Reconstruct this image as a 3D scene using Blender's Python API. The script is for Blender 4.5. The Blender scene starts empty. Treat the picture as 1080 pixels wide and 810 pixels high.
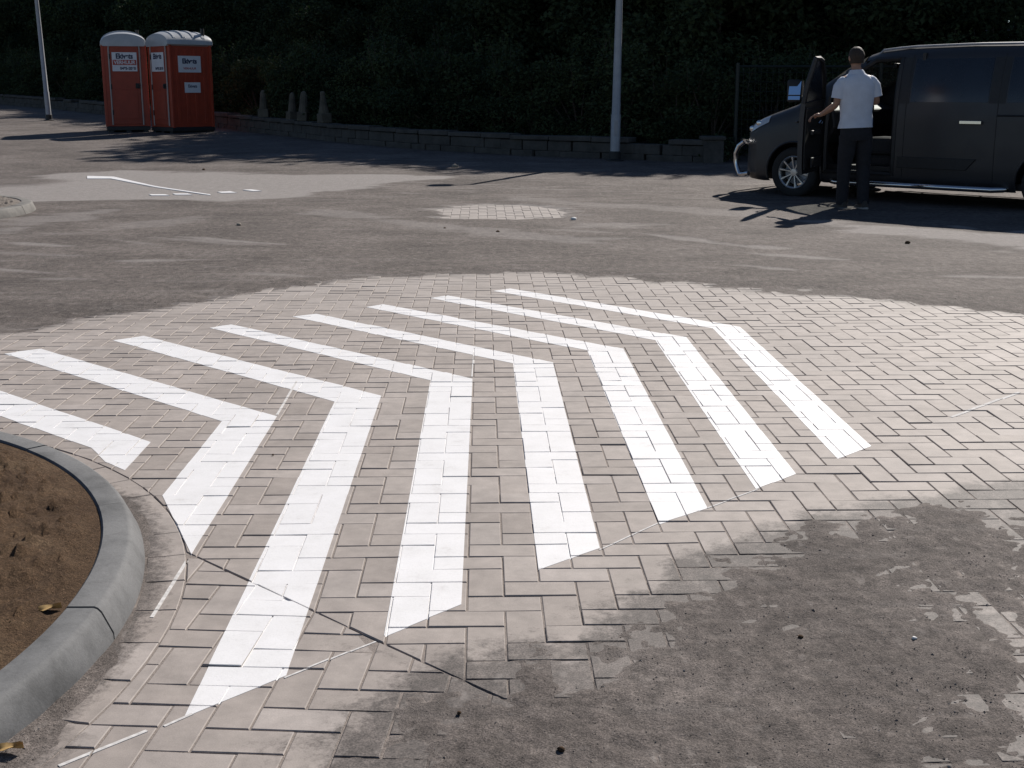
import bpy, bmesh, math, random
import numpy as np
from mathutils import Vector, Matrix, noise as mnoise

random.seed(7)
RNG = np.random.default_rng(11)
R = math.radians
PI = math.pi
sc = bpy.context.scene
COL = sc.collection

# ------------------------------------------------------------------ camera model
F_PX = 1340.0
PITCH = math.atan2(310.0, 1340.0)
CAM_H = 1.351
CP, SP = math.cos(PITCH), math.sin(PITCH)


def slope(y):
    """height of the lot along the viewing direction (flat, then a gentle rise)"""
    t = np.maximum(np.asarray(y, float) - 16.0, 0.0)
    return 0.025 * (t - 1.5 * (1 - np.exp(-t / 1.5)))


def gp(px, py, z=None):
    """surveyed point of the photograph -> point on the ground (x, y)"""
    u = (px - 540.0) / F_PX
    v = -(py - 405.0) / F_PX
    d = (u, CP + v * SP, -SP + v * CP)
    zz = 0.0 if z is None else z
    for _ in range(30):
        t = (zz - CAM_H) / d[2]
        x, y = d[0] * t, d[1] * t
        if z is not None:
            break
        zz = 0.7 * zz + 0.3 * float(slope(min(y, 60.0)))
    return (x, y)


# ------------------------------------------------------------------ helpers
def link(o, parent=None):
    COL.objects.link(o)
    if parent is not None:
        o.parent = parent
    return o


def tag(o, label=None, cat=None, group=None, kind=None):
    if label: o['label'] = label
    if cat: o['category'] = cat
    if group: o['group'] = group
    if kind: o['kind'] = kind
    return o


def empty(name, loc, rz=0.0):
    o = bpy.data.objects.new(name, None)
    o.empty_display_size = 0.2
    COL.objects.link(o)
    o.location = loc
    o.rotation_euler = (0, 0, rz)
    return o


class MB:
    """collects vertices and faces for ONE mesh object"""

    def __init__(self):
        self.v, self.f, self.mi = [], [], []

    def add(self, verts, faces, m=0):
        b = len(self.v)
        self.v += [tuple(p) for p in verts]
        self.f += [tuple(b + i for i in fc) for fc in faces]
        self.mi += [m] * len(faces)

    def box(self, x0, x1, y0, y1, z0, z1, m=0, M=None):
        vs = [(x, y, z) for z in (z0, z1) for y in (y0, y1) for x in (x0, x1)]
        if M is not None:
            vs = [tuple(M @ Vector(p)) for p in vs]
        self.add(vs, [(0, 2, 3, 1), (4, 5, 7, 6), (0, 1, 5, 4), (1, 3, 7, 5), (3, 2, 6, 7), (2, 0, 4, 6)], m)

    def tube(self, pts, rad, n=8, m=0, cap=True):
        pts = [Vector(p) for p in pts]
        rads = rad if isinstance(rad, (list, tuple)) else [rad] * len(pts)
        rings = []
        up = None
        for i, p in enumerate(pts):
            a = pts[max(i - 1, 0)]
            b = pts[min(i + 1, len(pts) - 1)]
            t = (b - a)
            if t.length < 1e-9: t = Vector((0, 0, 1))
            t.normalize()
            if up is None:
                up = Vector((0, 0, 1)) if abs(t.z) < .9 else Vector((1, 0, 0))
            s = t.cross(up)
            if s.length < 1e-6:
                s = t.cross(Vector((0, 1, 0)))
            s.normalize()
            w = s.cross(t).normalized()
            up = w
            rings.append([p + (s * math.cos(k * 2 * PI / n) + w * math.sin(k * 2 * PI / n)) * rads[i] for k in range(n)])
        self.loft(rings, m, cap)

    def loft(self, rings, m=0, cap=True, closed=True):
        n = len(rings[0])
        vs = [p for r in rings for p in r]
        fs = []
        for i in range(len(rings) - 1):
            for k in range(n if closed else n - 1):
                k2 = (k + 1) % n
                fs.append((i * n + k, i * n + k2, (i + 1) * n + k2, (i + 1) * n + k))
        if cap and closed:
            fs.append(tuple(range(n - 1, -1, -1)))
            fs.append(tuple((len(rings) - 1) * n + k for k in range(n)))
        self.add(vs, fs, m)

    def lathe(self, prof, axis='z', n=24, M=None, m=0, cap=True):
        rings = []
        for r, h in prof:
            ring = []
            for k in range(n):
                a = 2 * PI * k / n
                if axis == 'z':
                    p = (r * math.cos(a), r * math.sin(a), h)
                else:
                    p = (r * math.cos(a), h, r * math.sin(a))
                ring.append(tuple(M @ Vector(p)) if M is not None else p)
            rings.append(ring)
        self.loft(rings, m, cap)

    def prism(self, poly, z0, z1, m=0, M=None):
        n = len(poly)
        vs = [(x, y, z0) for x, y in poly] + [(x, y, z1) for x, y in poly]
        if M is not None:
            vs = [tuple(M @ Vector(p)) for p in vs]
        fs = [(i, (i + 1) % n, n + (i + 1) % n, n + i) for i in range(n)]
        fs.append(tuple(range(n - 1, -1, -1)))
        fs.append(tuple(range(n, 2 * n)))
        self.add(vs, fs, m)

    def ell(self, c, r, nu=14, nv=9, m=0, M=None):
        rings = []
        for j in range(nv + 1):
            ph = PI * j / nv
            sr = max(math.sin(ph), 0.02)
            ring = []
            for k in range(nu):
                a = 2 * PI * k / nu
                p = Vector((r[0] * sr * math.cos(a), r[1] * sr * math.sin(a), -r[2] * math.cos(ph)))
                if M is not None: p = M @ p
                ring.append(tuple(Vector(c) + p))
            rings.append(ring)
        self.loft(rings, m, True)

    def build(self, name, mats, parent=None, smooth=False, bevel=0.0, loc=None, sub=0):
        me = bpy.data.meshes.new(name)
        me.from_pydata(self.v, [], self.f)
        if not isinstance(mats, (list, tuple)): mats = [mats]
        for m in mats: me.materials.append(m)
        me.polygons.foreach_set('material_index', self.mi)
        bm = bmesh.new(); bm.from_mesh(me)
        bmesh.ops.recalc_face_normals(bm, faces=bm.faces)
        bm.to_mesh(me); bm.free()
        if smooth:
            me.polygons.foreach_set('use_smooth', [True] * len(me.polygons))
        me.update()
        o = bpy.data.objects.new(name, me)
        link(o, parent)
        if loc is not None: o.location = loc
        if bevel > 0:
            b = o.modifiers.new('bevel', 'BEVEL'); b.width = bevel; b.segments = 2; b.limit_method = 'ANGLE'; b.angle_limit = R(40)
        if sub:
            s = o.modifiers.new('sub', 'SUBSURF'); s.levels = sub; s.render_levels = sub
        if smooth:
            try:
                me.set_sharp_from_angle(angle=R(40))
            except Exception:
                pass
        return o


def text_obj(name, body, size, mat, parent, loc, rot, bold=0.0, sx=1.0):
    cu = bpy.data.curves.new(name, 'FONT')
    cu.body = body; cu.size = size; cu.align_x = 'CENTER'; cu.align_y = 'CENTER'
    cu.offset = bold; cu.extrude = 0.0012
    tmp = bpy.data.objects.new('tmp_text', cu); COL.objects.link(tmp)
    dg = bpy.context.evaluated_depsgraph_get(); dg.update()
    me = bpy.data.meshes.new_from_object(tmp.evaluated_get(dg))
    bpy.data.objects.remove(tmp); bpy.data.curves.remove(cu)
    me.name = name
    me.materials.clear(); me.materials.append(mat)
    o = bpy.data.objects.new(name, me); link(o, parent)
    o.location = loc; o.rotation_euler = rot; o.scale = (sx, 1, 1)
    return o


# ------------------------------------------------------------------ numpy noise
def _hash(ix, iy, seed):
    n = (ix.astype(np.int64) * 374761393 + iy.astype(np.int64) * 668265263 + seed * 974634341) & 0xFFFFFFFF
    n = ((n ^ (n >> 13)) * 1274126177) & 0xFFFFFFFF
    n = (n ^ (n >> 16)) & 0xFFFF
    return n / 65535.0


def vnoise(x, y, seed=0):
    ix, iy = np.floor(x), np.floor(y)
    fx, fy = x - ix, y - iy
    fx = fx * fx * (3 - 2 * fx); fy = fy * fy * (3 - 2 * fy)
    a = _hash(ix, iy, seed); b = _hash(ix + 1, iy, seed)
    c = _hash(ix, iy + 1, seed); d = _hash(ix + 1, iy + 1, seed)
    return (a * (1 - fx) + b * fx) * (1 - fy) + (c * (1 - fx) + d * fx) * fy


def fbm(x, y, freq, octv=4, seed=0, ax=1.0, ay=1.0):
    x = np.asarray(x, float); y = np.asarray(y, float)
    s = np.zeros(np.broadcast(x, y).shape); amp = 0.5; tot = 0
    for o in range(octv):
        s = s + amp * (vnoise(x * freq * ax + 17.3 * o, y * freq * ay + 9.1 * o, seed + o) - .5)
        tot += amp; amp *= 0.5; freq *= 2.03
    return s / tot * 2.0     # about -1..1


def sdpoly(x, y, poly):
    """signed distance to a closed polygon, positive inside"""
    x = np.asarray(x, float); y = np.asarray(y, float)
    d = np.full(x.shape, 1e9); ins = np.zeros(x.shape, bool)
    n = len(poly)
    for i in range(n):
        ax, ay = poly[i]; bx, by = poly[(i + 1) % n]
        ex, ey = bx - ax, by - ay
        t = np.clip(((x - ax) * ex + (y - ay) * ey) / (ex * ex + ey * ey + 1e-12), 0, 1)
        d = np.minimum(d, np.hypot(x - ax - t * ex, y - ay - t * ey))
        c = ((ay > y) != (by > y))
        with np.errstate(divide='ignore', invalid='ignore'):
            xi = ax + (y - ay) / (by - ay if by != ay else 1e-12) * ex
        ins ^= c & (x < xi)
    return np.where(ins, d, -d)


def sm(a, b, x):
    t = np.clip((np.asarray(x, float) - a) / (b - a), 0, 1)
    return t * t * (3 - 2 * t)


# ------------------------------------------------------------------ materials
def new_mat(name):
    m = bpy.data.materials.new(name); m.use_nodes = True
    nt = m.node_tree
    return m, nt, nt.nodes['Principled BSDF']


def nd(nt, typ, **kw):
    n = nt.nodes.new(typ)
    for k, v in kw.items(): setattr(n, k, v)
    return n


def noise_nodes(nt, scale, detail=6, rough=.6, vec=None, coord='Object', stretch=None):
    tc = nd(nt, 'ShaderNodeTexCoord')
    src = tc.outputs[coord]
    if stretch:
        mp = nd(nt, 'ShaderNodeMapping'); mp.inputs['Scale'].default_value = stretch
        nt.links.new(src, mp.inputs['Vector']); src = mp.outputs['Vector']
    n = nd(nt, 'ShaderNodeTexNoise')
    n.inputs['Scale'].default_value = scale; n.inputs['Detail'].default_value = detail
    n.inputs['Roughness'].default_value = rough
    nt.links.new(src, n.inputs['Vector'])
    return n


def ramp(nt, src, stops):
    r = nd(nt, 'ShaderNodeValToRGB')
    while len(r.color_ramp.elements) < len(stops): r.color_ramp.elements.new(.5)
    for e, (p, c) in zip(r.color_ramp.elements, stops):
        e.position = p
        e.color = (*c, 1) if isinstance(c, (tuple, list)) else (c, c, c, 1)
    nt.links.new(src, r.inputs['Fac'])
    return r.outputs['Color']


def mixc(nt, a, b, fac, typ='MIX'):
    m = nd(nt, 'ShaderNodeMix', data_type='RGBA', blend_type=typ)
    for sock, val in ((m.inputs[6], a), (m.inputs[7], b), (m.inputs[0], fac)):
        if isinstance(val, (int, float)): sock.default_value = val if sock.type == 'VALUE' else (val, val, val, 1)
        elif isinstance(val, tuple): sock.default_value = (*val, 1) if len(val) == 3 else val
        else: nt.links.new(val, sock)
    return m.outputs[2]


def math_n(nt, op, a, b=None, c=None, clamp=False):
    m = nd(nt, 'ShaderNodeMath', operation=op); m.use_clamp = clamp
    for i, v in enumerate((a, b, c)):
        if v is None: continue
        if isinstance(v, (int, float)): m.inputs[i].default_value = v
        else: nt.links.new(v, m.inputs[i])
    return m.outputs[0]


def bump(nt, bsdf, h, strength=.3, dist=.01):
    b = nd(nt, 'ShaderNodeBump'); b.inputs['Strength'].default_value = strength; b.inputs['Distance'].default_value = dist
    nt.links.new(h, b.inputs['Height']); nt.links.new(b.outputs['Normal'], bsdf.inputs['Normal'])


def simple(name, col, rough=.6, metal=0.0, var=.12, scale=8, bmp=.0, coat=0.0, spec=.5, coord='Object'):
    m, nt, b = new_mat(name)
    n = noise_nodes(nt, scale, coord=coord)
    lo = tuple(c * (1 - var) for c in col); hi = tuple(min(c * (1 + var), 1) for c in col)
    nt.links.new(ramp(nt, n.outputs['Fac'], [(.3, lo), (.7, hi)]), b.inputs['Base Color'])
    b.inputs['Roughness'].default_value = rough; b.inputs['Metallic'].default_value = metal
    b.inputs['Coat Weight'].default_value = coat; b.inputs['Specular IOR Level'].default_value = spec
    if bmp: bump(nt, b, n.outputs['Fac'], bmp, .02)
    return m


def attr(nt, name):
    a = nd(nt, 'ShaderNodeAttribute'); a.attribute_name = name
    return a.outputs['Fac']


M = {}
DIRT = (.140, .117, .103)


def dirt_colour(nt):
    """swept dirt: the same colour field on the lot surface and as a film on the pavers"""
    big = noise_nodes(nt, 1.3, 8, .62, stretch=(.7, .8, 1))
    mid = noise_nodes(nt, 14, 8, .7, stretch=(1.2, .7, 1))
    grit = noise_nodes(nt, 210, 3, .7)
    clump = noise_nodes(nt, 38, 6, .75)
    fleck = noise_nodes(nt, 19, 4, .6, stretch=(1.1, .6, 1))
    d = ramp(nt, big.outputs['Fac'], [(.32, (.080, .067, .060)), (.5, (.118, .100, .090)), (.70, (.168, .145, .132))])
    d = mixc(nt, d, ramp(nt, mid.outputs['Fac'], [(.34, .56), (.66, 1.42)]), .7, 'MULTIPLY')
    d = mixc(nt, d, ramp(nt, clump.outputs['Fac'], [(.36, .6), (.52, 1.0), (.68, 1.45)]), .65, 'MULTIPLY')
    d = mixc(nt, d, ramp(nt, grit.outputs['Fac'], [(.36, .35), (.5, 1.0), (.64, 1.7)]), .8, 'MULTIPLY')
    d = mixc(nt, d, (.25, .222, .204), math_n(nt, 'MULTIPLY', ramp(nt, fleck.outputs['Fac'], [(.60, 0.0), (.70, 1.0)]), .5))
    return d, mid, grit, clump


def make_ground_mat():
    m, nt, b = new_mat('lot_surface')
    d, mid, grit, clump = dirt_colour(nt)
    streak = noise_nodes(nt, 5.0, 7, .7, stretch=(.22, 1.2, 1))
    lt = ramp(nt, mid.outputs['Fac'], [(.3, (.225, .205, .192)), (.7, (.30, .276, .262))])
    # bare light streaks where the dust is thin
    sfac = math_n(nt, 'MULTIPLY', ramp(nt, streak.outputs['Fac'], [(.53, 0.0), (.70, 1.0)]), .75)
    fac = math_n(nt, 'MAXIMUM', attr(nt, 'clean'), math_n(nt, 'MULTIPLY', sfac, attr(nt, 'streaky')))
    c = mixc(nt, d, lt, fac)
    c = mixc(nt, c, (.20, .175, .16), math_n(nt, 'MULTIPLY', attr(nt, 'thin'), ramp(nt, mid.outputs['Fac'], [(.35, .05), (.65, .40)])))
    c = mixc(nt, c, (.27, .232, .207), attr(nt, 'bed'))
    nt.links.new(c, b.inputs['Base Color'])
    b.inputs['Roughness'].default_value = .88
    b.inputs['Specular IOR Level'].default_value = .25
    h = math_n(nt, 'ADD', math_n(nt, 'MULTIPLY', grit.outputs['Fac'], .35), mid.outputs['Fac'])
    bump(nt, b, math_n(nt, 'ADD', h, math_n(nt, 'MULTIPLY', clump.outputs['Fac'], .8)), .6, .012)
    return m


def make_brick_mat():
    m, nt, b = new_mat('clay_grey_pavers')
    tone = attr(nt, 'tone')
    c = ramp(nt, tone, [(0, (.312, .270, .242)), (.5, (.355, .311, .281)), (1, (.392, .348, .319))])
    fine = noise_nodes(nt, 320, 3, .7)
    med = noise_nodes(nt, 16, 6, .6)
    blot = noise_nodes(nt, 2.2, 5, .6)
    c = mixc(nt, c, ramp(nt, fine.outputs['Fac'], [(.3, .8), (.7, 1.15)]), .6, 'MULTIPLY')
    c = mixc(nt, c, ramp(nt, med.outputs['Fac'], [(.33, .82), (.67, 1.13)]), .75, 'MULTIPLY')
    c = mixc(nt, c, ramp(nt, blot.outputs['Fac'], [(.33, .86), (.67, 1.10)]), .9, 'MULTIPLY')
    # pale dust lying on the far bricks
    c = mixc(nt, c, (.35, .315, .29), math_n(nt, 'MULTIPLY', attr(nt, 'pale'), ramp(nt, blot.outputs['Fac'], [(.3, .25), (.7, .75)])))
    dn = noise_nodes(nt, 30, 9, .8)
    df = math_n(nt, 'ADD', attr(nt, 'dust'), math_n(nt, 'MULTIPLY', math_n(nt, 'SUBTRACT', dn.outputs['Fac'], .5), 2.0))
    df = math_n(nt, 'MULTIPLY', ramp(nt, df, [(.25, 0.0), (.75, 1.0)]), 1.0)
    c = mixc(nt, c, dirt_colour(nt)[0], df)
    nt.links.new(c, b.inputs['Base Color'])
    b.inputs['Roughness'].default_value = .72
    b.inputs['Specular IOR Level'].default_value = .4
    h = math_n(nt, 'ADD', math_n(nt, 'MULTIPLY', fine.outputs['Fac'], .4), med.outputs['Fac'])
    bump(nt, b, h, .18, .004)
    return m


def make_paint_mat():
    m, nt, b = new_mat('white_road_paint')
    fine = noise_nodes(nt, 150, 5, .7)
    wear = noise_nodes(nt, 7, 9, .75)
    c = ramp(nt, wear.outputs['Fac'], [(.28, (.64, .62, .61)), (.42, (.78, .77, .765)), (.6, (.83, .82, .82)), (.8, (.86, .855, .855))])
    c = mixc(nt, c, ramp(nt, fine.outputs['Fac'], [(.28, .82), (.5, 1.0)]), .5, 'MULTIPLY')
    nt.links.new(c, b.inputs['Base Color'])
    b.inputs['Roughness'].default_value = .55
    bump(nt, b, fine.outputs['Fac'], .2, .003)
    return m


def make_leaf_mat(name, a, bcol, trans=.35):
    m, nt, b = new_mat(name)
    oi = nd(nt, 'ShaderNodeObjectInfo')
    n = noise_nodes(nt, 1.6, 4, .6)
    f = math_n(nt, 'ADD', n.outputs['Fac'], math_n(nt, 'MULTIPLY', math_n(nt, 'SUBTRACT', oi.outputs['Random'], .5), .4))
    c = ramp(nt, f, [(.3, a), (.7, bcol)])
    nt.links.new(c, b.inputs['Base Color'])
    b.inputs['Roughness'].default_value = .8; b.inputs['Specular IOR Level'].default_value = .2
    tr = nd(nt, 'ShaderNodeBsdfTranslucent')
    nt.links.new(mixc(nt, c, (.6, .9, .25), 1.0, 'MULTIPLY'), tr.inputs['Color'])
    mx = nd(nt, 'ShaderNodeMixShader'); mx.inputs[0].default_value = trans
    nt.links.new(b.outputs[0], mx.inputs[1]); nt.links.new(tr.outputs[0], mx.inputs[2])
    nt.links.new(mx.outputs[0], nt.nodes['Material Output'].inputs['Surface'])
    return m


def make_soil_mat():
    m, nt, b = new_mat('bare_soil')
    big = noise_nodes(nt, 5, 8, .65)
    fine = noise_nodes(nt, 60, 8, .75)
    c = ramp(nt, big.outputs['Fac'], [(.3, (.098, .060, .036)), (.55, (.145, .092, .055)), (.75, (.20, .138, .086))])
    c = mixc(nt, c, ramp(nt, fine.outputs['Fac'], [(.3, .4), (.7, 1.5)]), .8, 'MULTIPLY')
    gr = noise_nodes(nt, 170, 4, .8)
    c = mixc(nt, c, ramp(nt, gr.outputs['Fac'], [(.36, .45), (.55, 1.0), (.72, 1.9)]), .7, 'MULTIPLY')
    nt.links.new(c, b.inputs['Base Color'])
    b.inputs['Roughness'].default_value = .95; b.inputs['Specular IOR Level'].default_value = .15
    bump(nt, b, math_n(nt, 'ADD', fine.outputs['Fac'], math_n(nt, 'MULTIPLY', gr.outputs['Fac'], .5)), .9, .02)
    return m


def make_concrete(name, lo, hi, stain):
    m, nt, b = new_mat(name)
    big = noise_nodes(nt, 3.5, 7, .6)
    fine = noise_nodes(nt, 130, 5, .7)
    c = ramp(nt, big.outputs['Fac'], [(.30, stain), (.46, lo), (.72, hi)])
    blot = noise_nodes(nt, 17, 7, .75)
    c = mixc(nt, c, ramp(nt, blot.outputs['Fac'], [(.32, .72), (.5, 1.0), (.7, 1.12)]), .8, 'MULTIPLY')
    c = mixc(nt, c, ramp(nt, fine.outputs['Fac'], [(.3, .78), (.65, 1.12)]), .6, 'MULTIPLY')
    nt.links.new(c, b.inputs['Base Color'])
    b.inputs['Roughness'].default_value = .82
    bump(nt, b, fine.outputs['Fac'], .25, .004)
    return m


def make_car_paint():
    m, nt, b = new_mat('dark_metallic_paint')
    fl = noise_nodes(nt, 900, 2, .5)
    nt.links.new(ramp(nt, fl.outputs['Fac'], [(.3, (.020, .021, .025)), (.7, (.036, .036, .040))]), b.inputs['Base Color'])
    du = noise_nodes(nt, 3, 6, .6)
    nt.links.new(ramp(nt, du.outputs['Fac'], [(.3, .40), (.7, .55)]), b.inputs['Roughness'])
    b.inputs['Metallic'].default_value = .3
    b.inputs['Coat Weight'].default_value = .35; b.inputs['Coat Roughness'].default_value = .32
    return m


def make_clear_glass(name, tint, fac):
    m, nt, b = new_mat(name)
    b.inputs['Base Color'].default_value = (*tint, 1)
    b.inputs['Roughness'].default_value = .08
    n = noise_nodes(nt, 5, 5, .6)
    tr = nd(nt, 'ShaderNodeBsdfTransparent')
    tr.inputs['Color'].default_value = (.85, .9, .88, 1)
    mx = nd(nt, 'ShaderNodeMixShader')
    nt.links.new(ramp(nt, n.outputs['Fac'], [(.3, fac * .8), (.7, fac * 1.2)]), mx.inputs[0])
    nt.links.new(tr.outputs[0], mx.inputs[1]); nt.links.new(b.outputs[0], mx.inputs[2])
    nt.links.new(mx.outputs[0], nt.nodes['Material Output'].inputs['Surface'])
    return m


M['ground'] = make_ground_mat()
M['brick'] = make_brick_mat()
M['paint'] = make_paint_mat()
M['chalk'] = simple('chalk_white', (.62, .60, .58), .9, var=.25, scale=60)
M['soil'] = make_soil_mat()
M['soil_grey'] = simple('grey_sandy_soil', (.15, .128, .11), .95, var=.4, scale=12, bmp=.8)
M['kerb_old'] = make_concrete('old_kerb_concrete', (.15, .142, .13), (.21, .198, .18), (.10, .094, .086))
M['kerb'] = make_concrete('kerb_concrete', (.138, .139, .140), (.180, .180, .179), (.075, .076, .077))
M['block'] = make_concrete('wall_blocks', (.070, .065, .058), (.105, .097, .087), (.045, .042, .038))
M['leaf_a'] = make_leaf_mat('shrub_leaves', (.026, .042, .020), (.058, .078, .036), .14)
M['leaf_b'] = make_leaf_mat('tree_leaves', (.020, .034, .016), (.042, .060, .028), .14)
M['bark'] = simple('bark', (.07, .055, .042), .95, var=.35, scale=14, bmp=.6)
M['galv'] = simple('galvanised_steel', (.34, .35, .37), .5, metal=.35, var=.12, scale=9)
M['black'] = simple('black_plastic', (.018, .018, .019), .55, var=.2, scale=20)
M['rubber'] = simple('tyre_rubber', (.022, .021, .021), .85, var=.3, scale=30, bmp=.2)
M['chrome'] = simple('chrome', (.62, .63, .65), .14, metal=1.0, var=.04)
M['alloy'] = simple('alloy_wheel', (.50, .50, .50), .3, metal=.75, var=.1)
M['carpaint'] = make_car_paint()
M['tint'] = simple('tinted_glass', (.012, .016, .024), .22, var=.3, scale=2, spec=.6)
M['clear'] = make_clear_glass('pale_windscreen_glass', (.34, .33, .30), .42)  # pale diffuse share stands in for bright light seen in the windscreen
M['mirror'] = simple('mirror_glass', (.55, .7, .85), .08, metal=1.0, var=.03)
M['lens'] = simple('headlight_lens', (.52, .54, .56), .12, metal=.4, var=.15, scale=12)
M['seat'] = simple('seat_cloth', (.03, .03, .033), .9, var=.2, scale=40)
M['orange'] = simple('orange_red_plastic', (.37, .050, .020), .5, var=.14, scale=5)
M['orange_dark'] = simple('orange_red_door_plastic', (.33, .044, .018), .5, var=.14, scale=5)
M['roofgrey'] = simple('roof_plastic', (.44, .45, .46), .35, var=.1, scale=4)
M['trim'] = simple('pale_trim', (.42, .36, .33), .5, var=.1)
M['signwhite'] = simple('sign_white', (.72, .73, .76), .4, var=.06)
M['navy'] = simple('sign_navy', (.015, .022, .07), .5, var=.1)
M['signred'] = simple('sign_red', (.42, .05, .03), .5, var=.1)
M['skin'] = simple('skin', (.36, .20, .135), .55, var=.08, scale=25)
M['hair'] = simple('dark_hair', (.035, .022, .014), .7, var=.35, scale=60, bmp=.4)
M['shirt'] = simple('pale_blue_white_shirt', (.62, .66, .74), .85, var=.06, scale=14, bmp=.25)
M['trousers'] = simple('dark_trousers', (.018, .018, .022), .9, var=.25, scale=20, bmp=.25)
M['shoe'] = simple('dark_shoe', (.04, .033, .03), .6, var=.2)
M['sole'] = simple('pale_sole', (.33, .31, .29), .7, var=.1)
M['leafdry'] = simple('dry_leaf', (.42, .27, .10), .8, var=.3, scale=30)
M['stone'] = simple('pebble', (.30, .26, .21), .9, var=.3, scale=30, bmp=.4)
M['paper'] = simple('white_scrap', (.75, .74, .72), .8, var=.08)
M['postwood'] = make_concrete('weathered_post', (.105, .09, .066), (.15, .13, .098), (.06, .052, .04))
M['fence'] = simple('dark_green_wire', (.014, .020, .018), .5, metal=.2, var=.2)


def make_grit_mat():
    m, nt, b = new_mat('sandy_grit')
    nt.links.new(ramp(nt, attr(nt, 'tone'), [(0, (.09, .076, .068)), (.35, (.15, .128, .113)), (.8, (.24, .207, .183)), (1, (.5, .45, .40))]), b.inputs['Base Color'])
    b.inputs['Roughness'].default_value = .9
    return m


M['grit'] = make_grit_mat()

# ================================================================== SETTING
W_BRICK = 0.101
ISL = (-3.10, 2.96)
R_IN, R_TOP, R_BOT, R_BAND = 1.98, 2.065, 2.10, 2.215
KH = 0.09

# surveyed outlines -------------------------------------------------
FAR_EDGE = [gp(*p) for p in [(-260, 372), (-120, 356), (0, 345), (60, 338), (130, 328), (200, 318), (270, 310), (340, 301), (400, 294), (450, 290), (505, 284),
                             (560, 286), (620, 289), (690, 296), (760, 303), (860, 311), (930, 317), (1000, 323), (1080, 332), (1200, 349), (1400, 372)]]
FE = np.array(FAR_EDGE); FE = FE[np.argsort(FE[:, 0])]
NEAR_DIRT = [gp(*p) for p in [(365, 830), (385, 790), (430, 742), (475, 716), (520, 722), (560, 708), (600, 718), (640, 708), (668, 690), (700, 650), (745, 604),
                              (790, 590), (850, 570), (885, 550), (930, 534), (1000, 534), (1090, 520), (1250, 505), (1500, 600), (1500, 1500), (200, 1500)]]
CLEAN = [([gp(*p) for p in [(-60, 192), (20, 188), (70, 184), (130, 182), (210, 183), (330, 185), (470, 187), (440, 192), (380, 199), (320, 208), (270, 213), (90, 213), (-60, 216)]], 1.0),
         ([gp(*p) for p in [(462, 224), (480, 217), (520, 216), (560, 218), (606, 224), (600, 231), (540, 233), (470, 231)]], 1.0),
         ([gp(*p) for p in [(830, 233), (910, 236), (1000, 243), (1150, 256), (1150, 273), (1080, 262), (960, 250), (880, 242)]], .8),
         ([gp(*p) for p in [(600, 236), (650, 234), (690, 238), (660, 242), (610, 241)]], .55),
         ([gp(*p) for p in [(330, 221), (430, 232), (620, 254), (610, 258), (470, 244), (330, 226)]], .45),
         ([gp(*p) for p in [(540, 208), (650, 216), (790, 225), (780, 228), (650, 221), (540, 212)]], .4),
         ([gp(*p) for p in [(0, 232), (70, 226), (110, 224), (60, 238), (0, 247)]], .5),
         ([gp(*p) for p in [(60, 247), (150, 236), (210, 229), (215, 233), (140, 243), (60, 252)]], .35)]
_fr = random.Random(29)
for _k in range(24):          # thin scuffs where wheels have swept the dust off the pavers
    _x, _y = _fr.uniform(-40, 1120), _fr.uniform(232, 300)
    _w, _h = _fr.uniform(14, 75) * (.6 + (_y - 230) / 110), _fr.uniform(.7, 1.7)
    if _y > 276 and 330 < _x < 760: continue
    _t = _fr.uniform(-.02, .13)
    CLEAN.append(([gp(_x + a * _w, _y + a * _w * _t + b * _h) for a, b in ((-1, 0), (-.4, -1), (.3, -.8), (1, 0), (.4, 1), (-.5, .9))], _fr.uniform(.35, .8)))
DARK_TONGUE = [gp(*p) for p in [(-60, 186), (40, 187), (76, 192), (40, 197), (-60, 199)]]
WALL = [(3.45, 22.25), (2.95, 22.5), (.35, 23.9), (-1.75, 25.6), (-3.7, 27.8), (-6.3, 31.6), (-8.2, 34.6), (-11.5, 39.3), (-16, 45.6), (-22, 53)]
BACK = [(40, 14), (14, 20.3), (6, 21.9)] + WALL + [(-40, 74)]
_bl = np.array(BACK)


def back_dist(x, y):
    """distance behind the line of the low wall (positive = planted bank)"""
    poly = BACK + [(-40, 300), (200, 300), (200, 14)]
    return sdpoly(x, y, poly)


def ground_z(x, y):
    x = np.asarray(x, float); y = np.asarray(y, float)
    return slope(np.minimum(y, 60)) + 0.13 * np.clip(back_dist(x, y) - 1.0, 0, 22)


def gz(x, y):
    return float(ground_z(np.array([x]), np.array([y]))[0])


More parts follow.
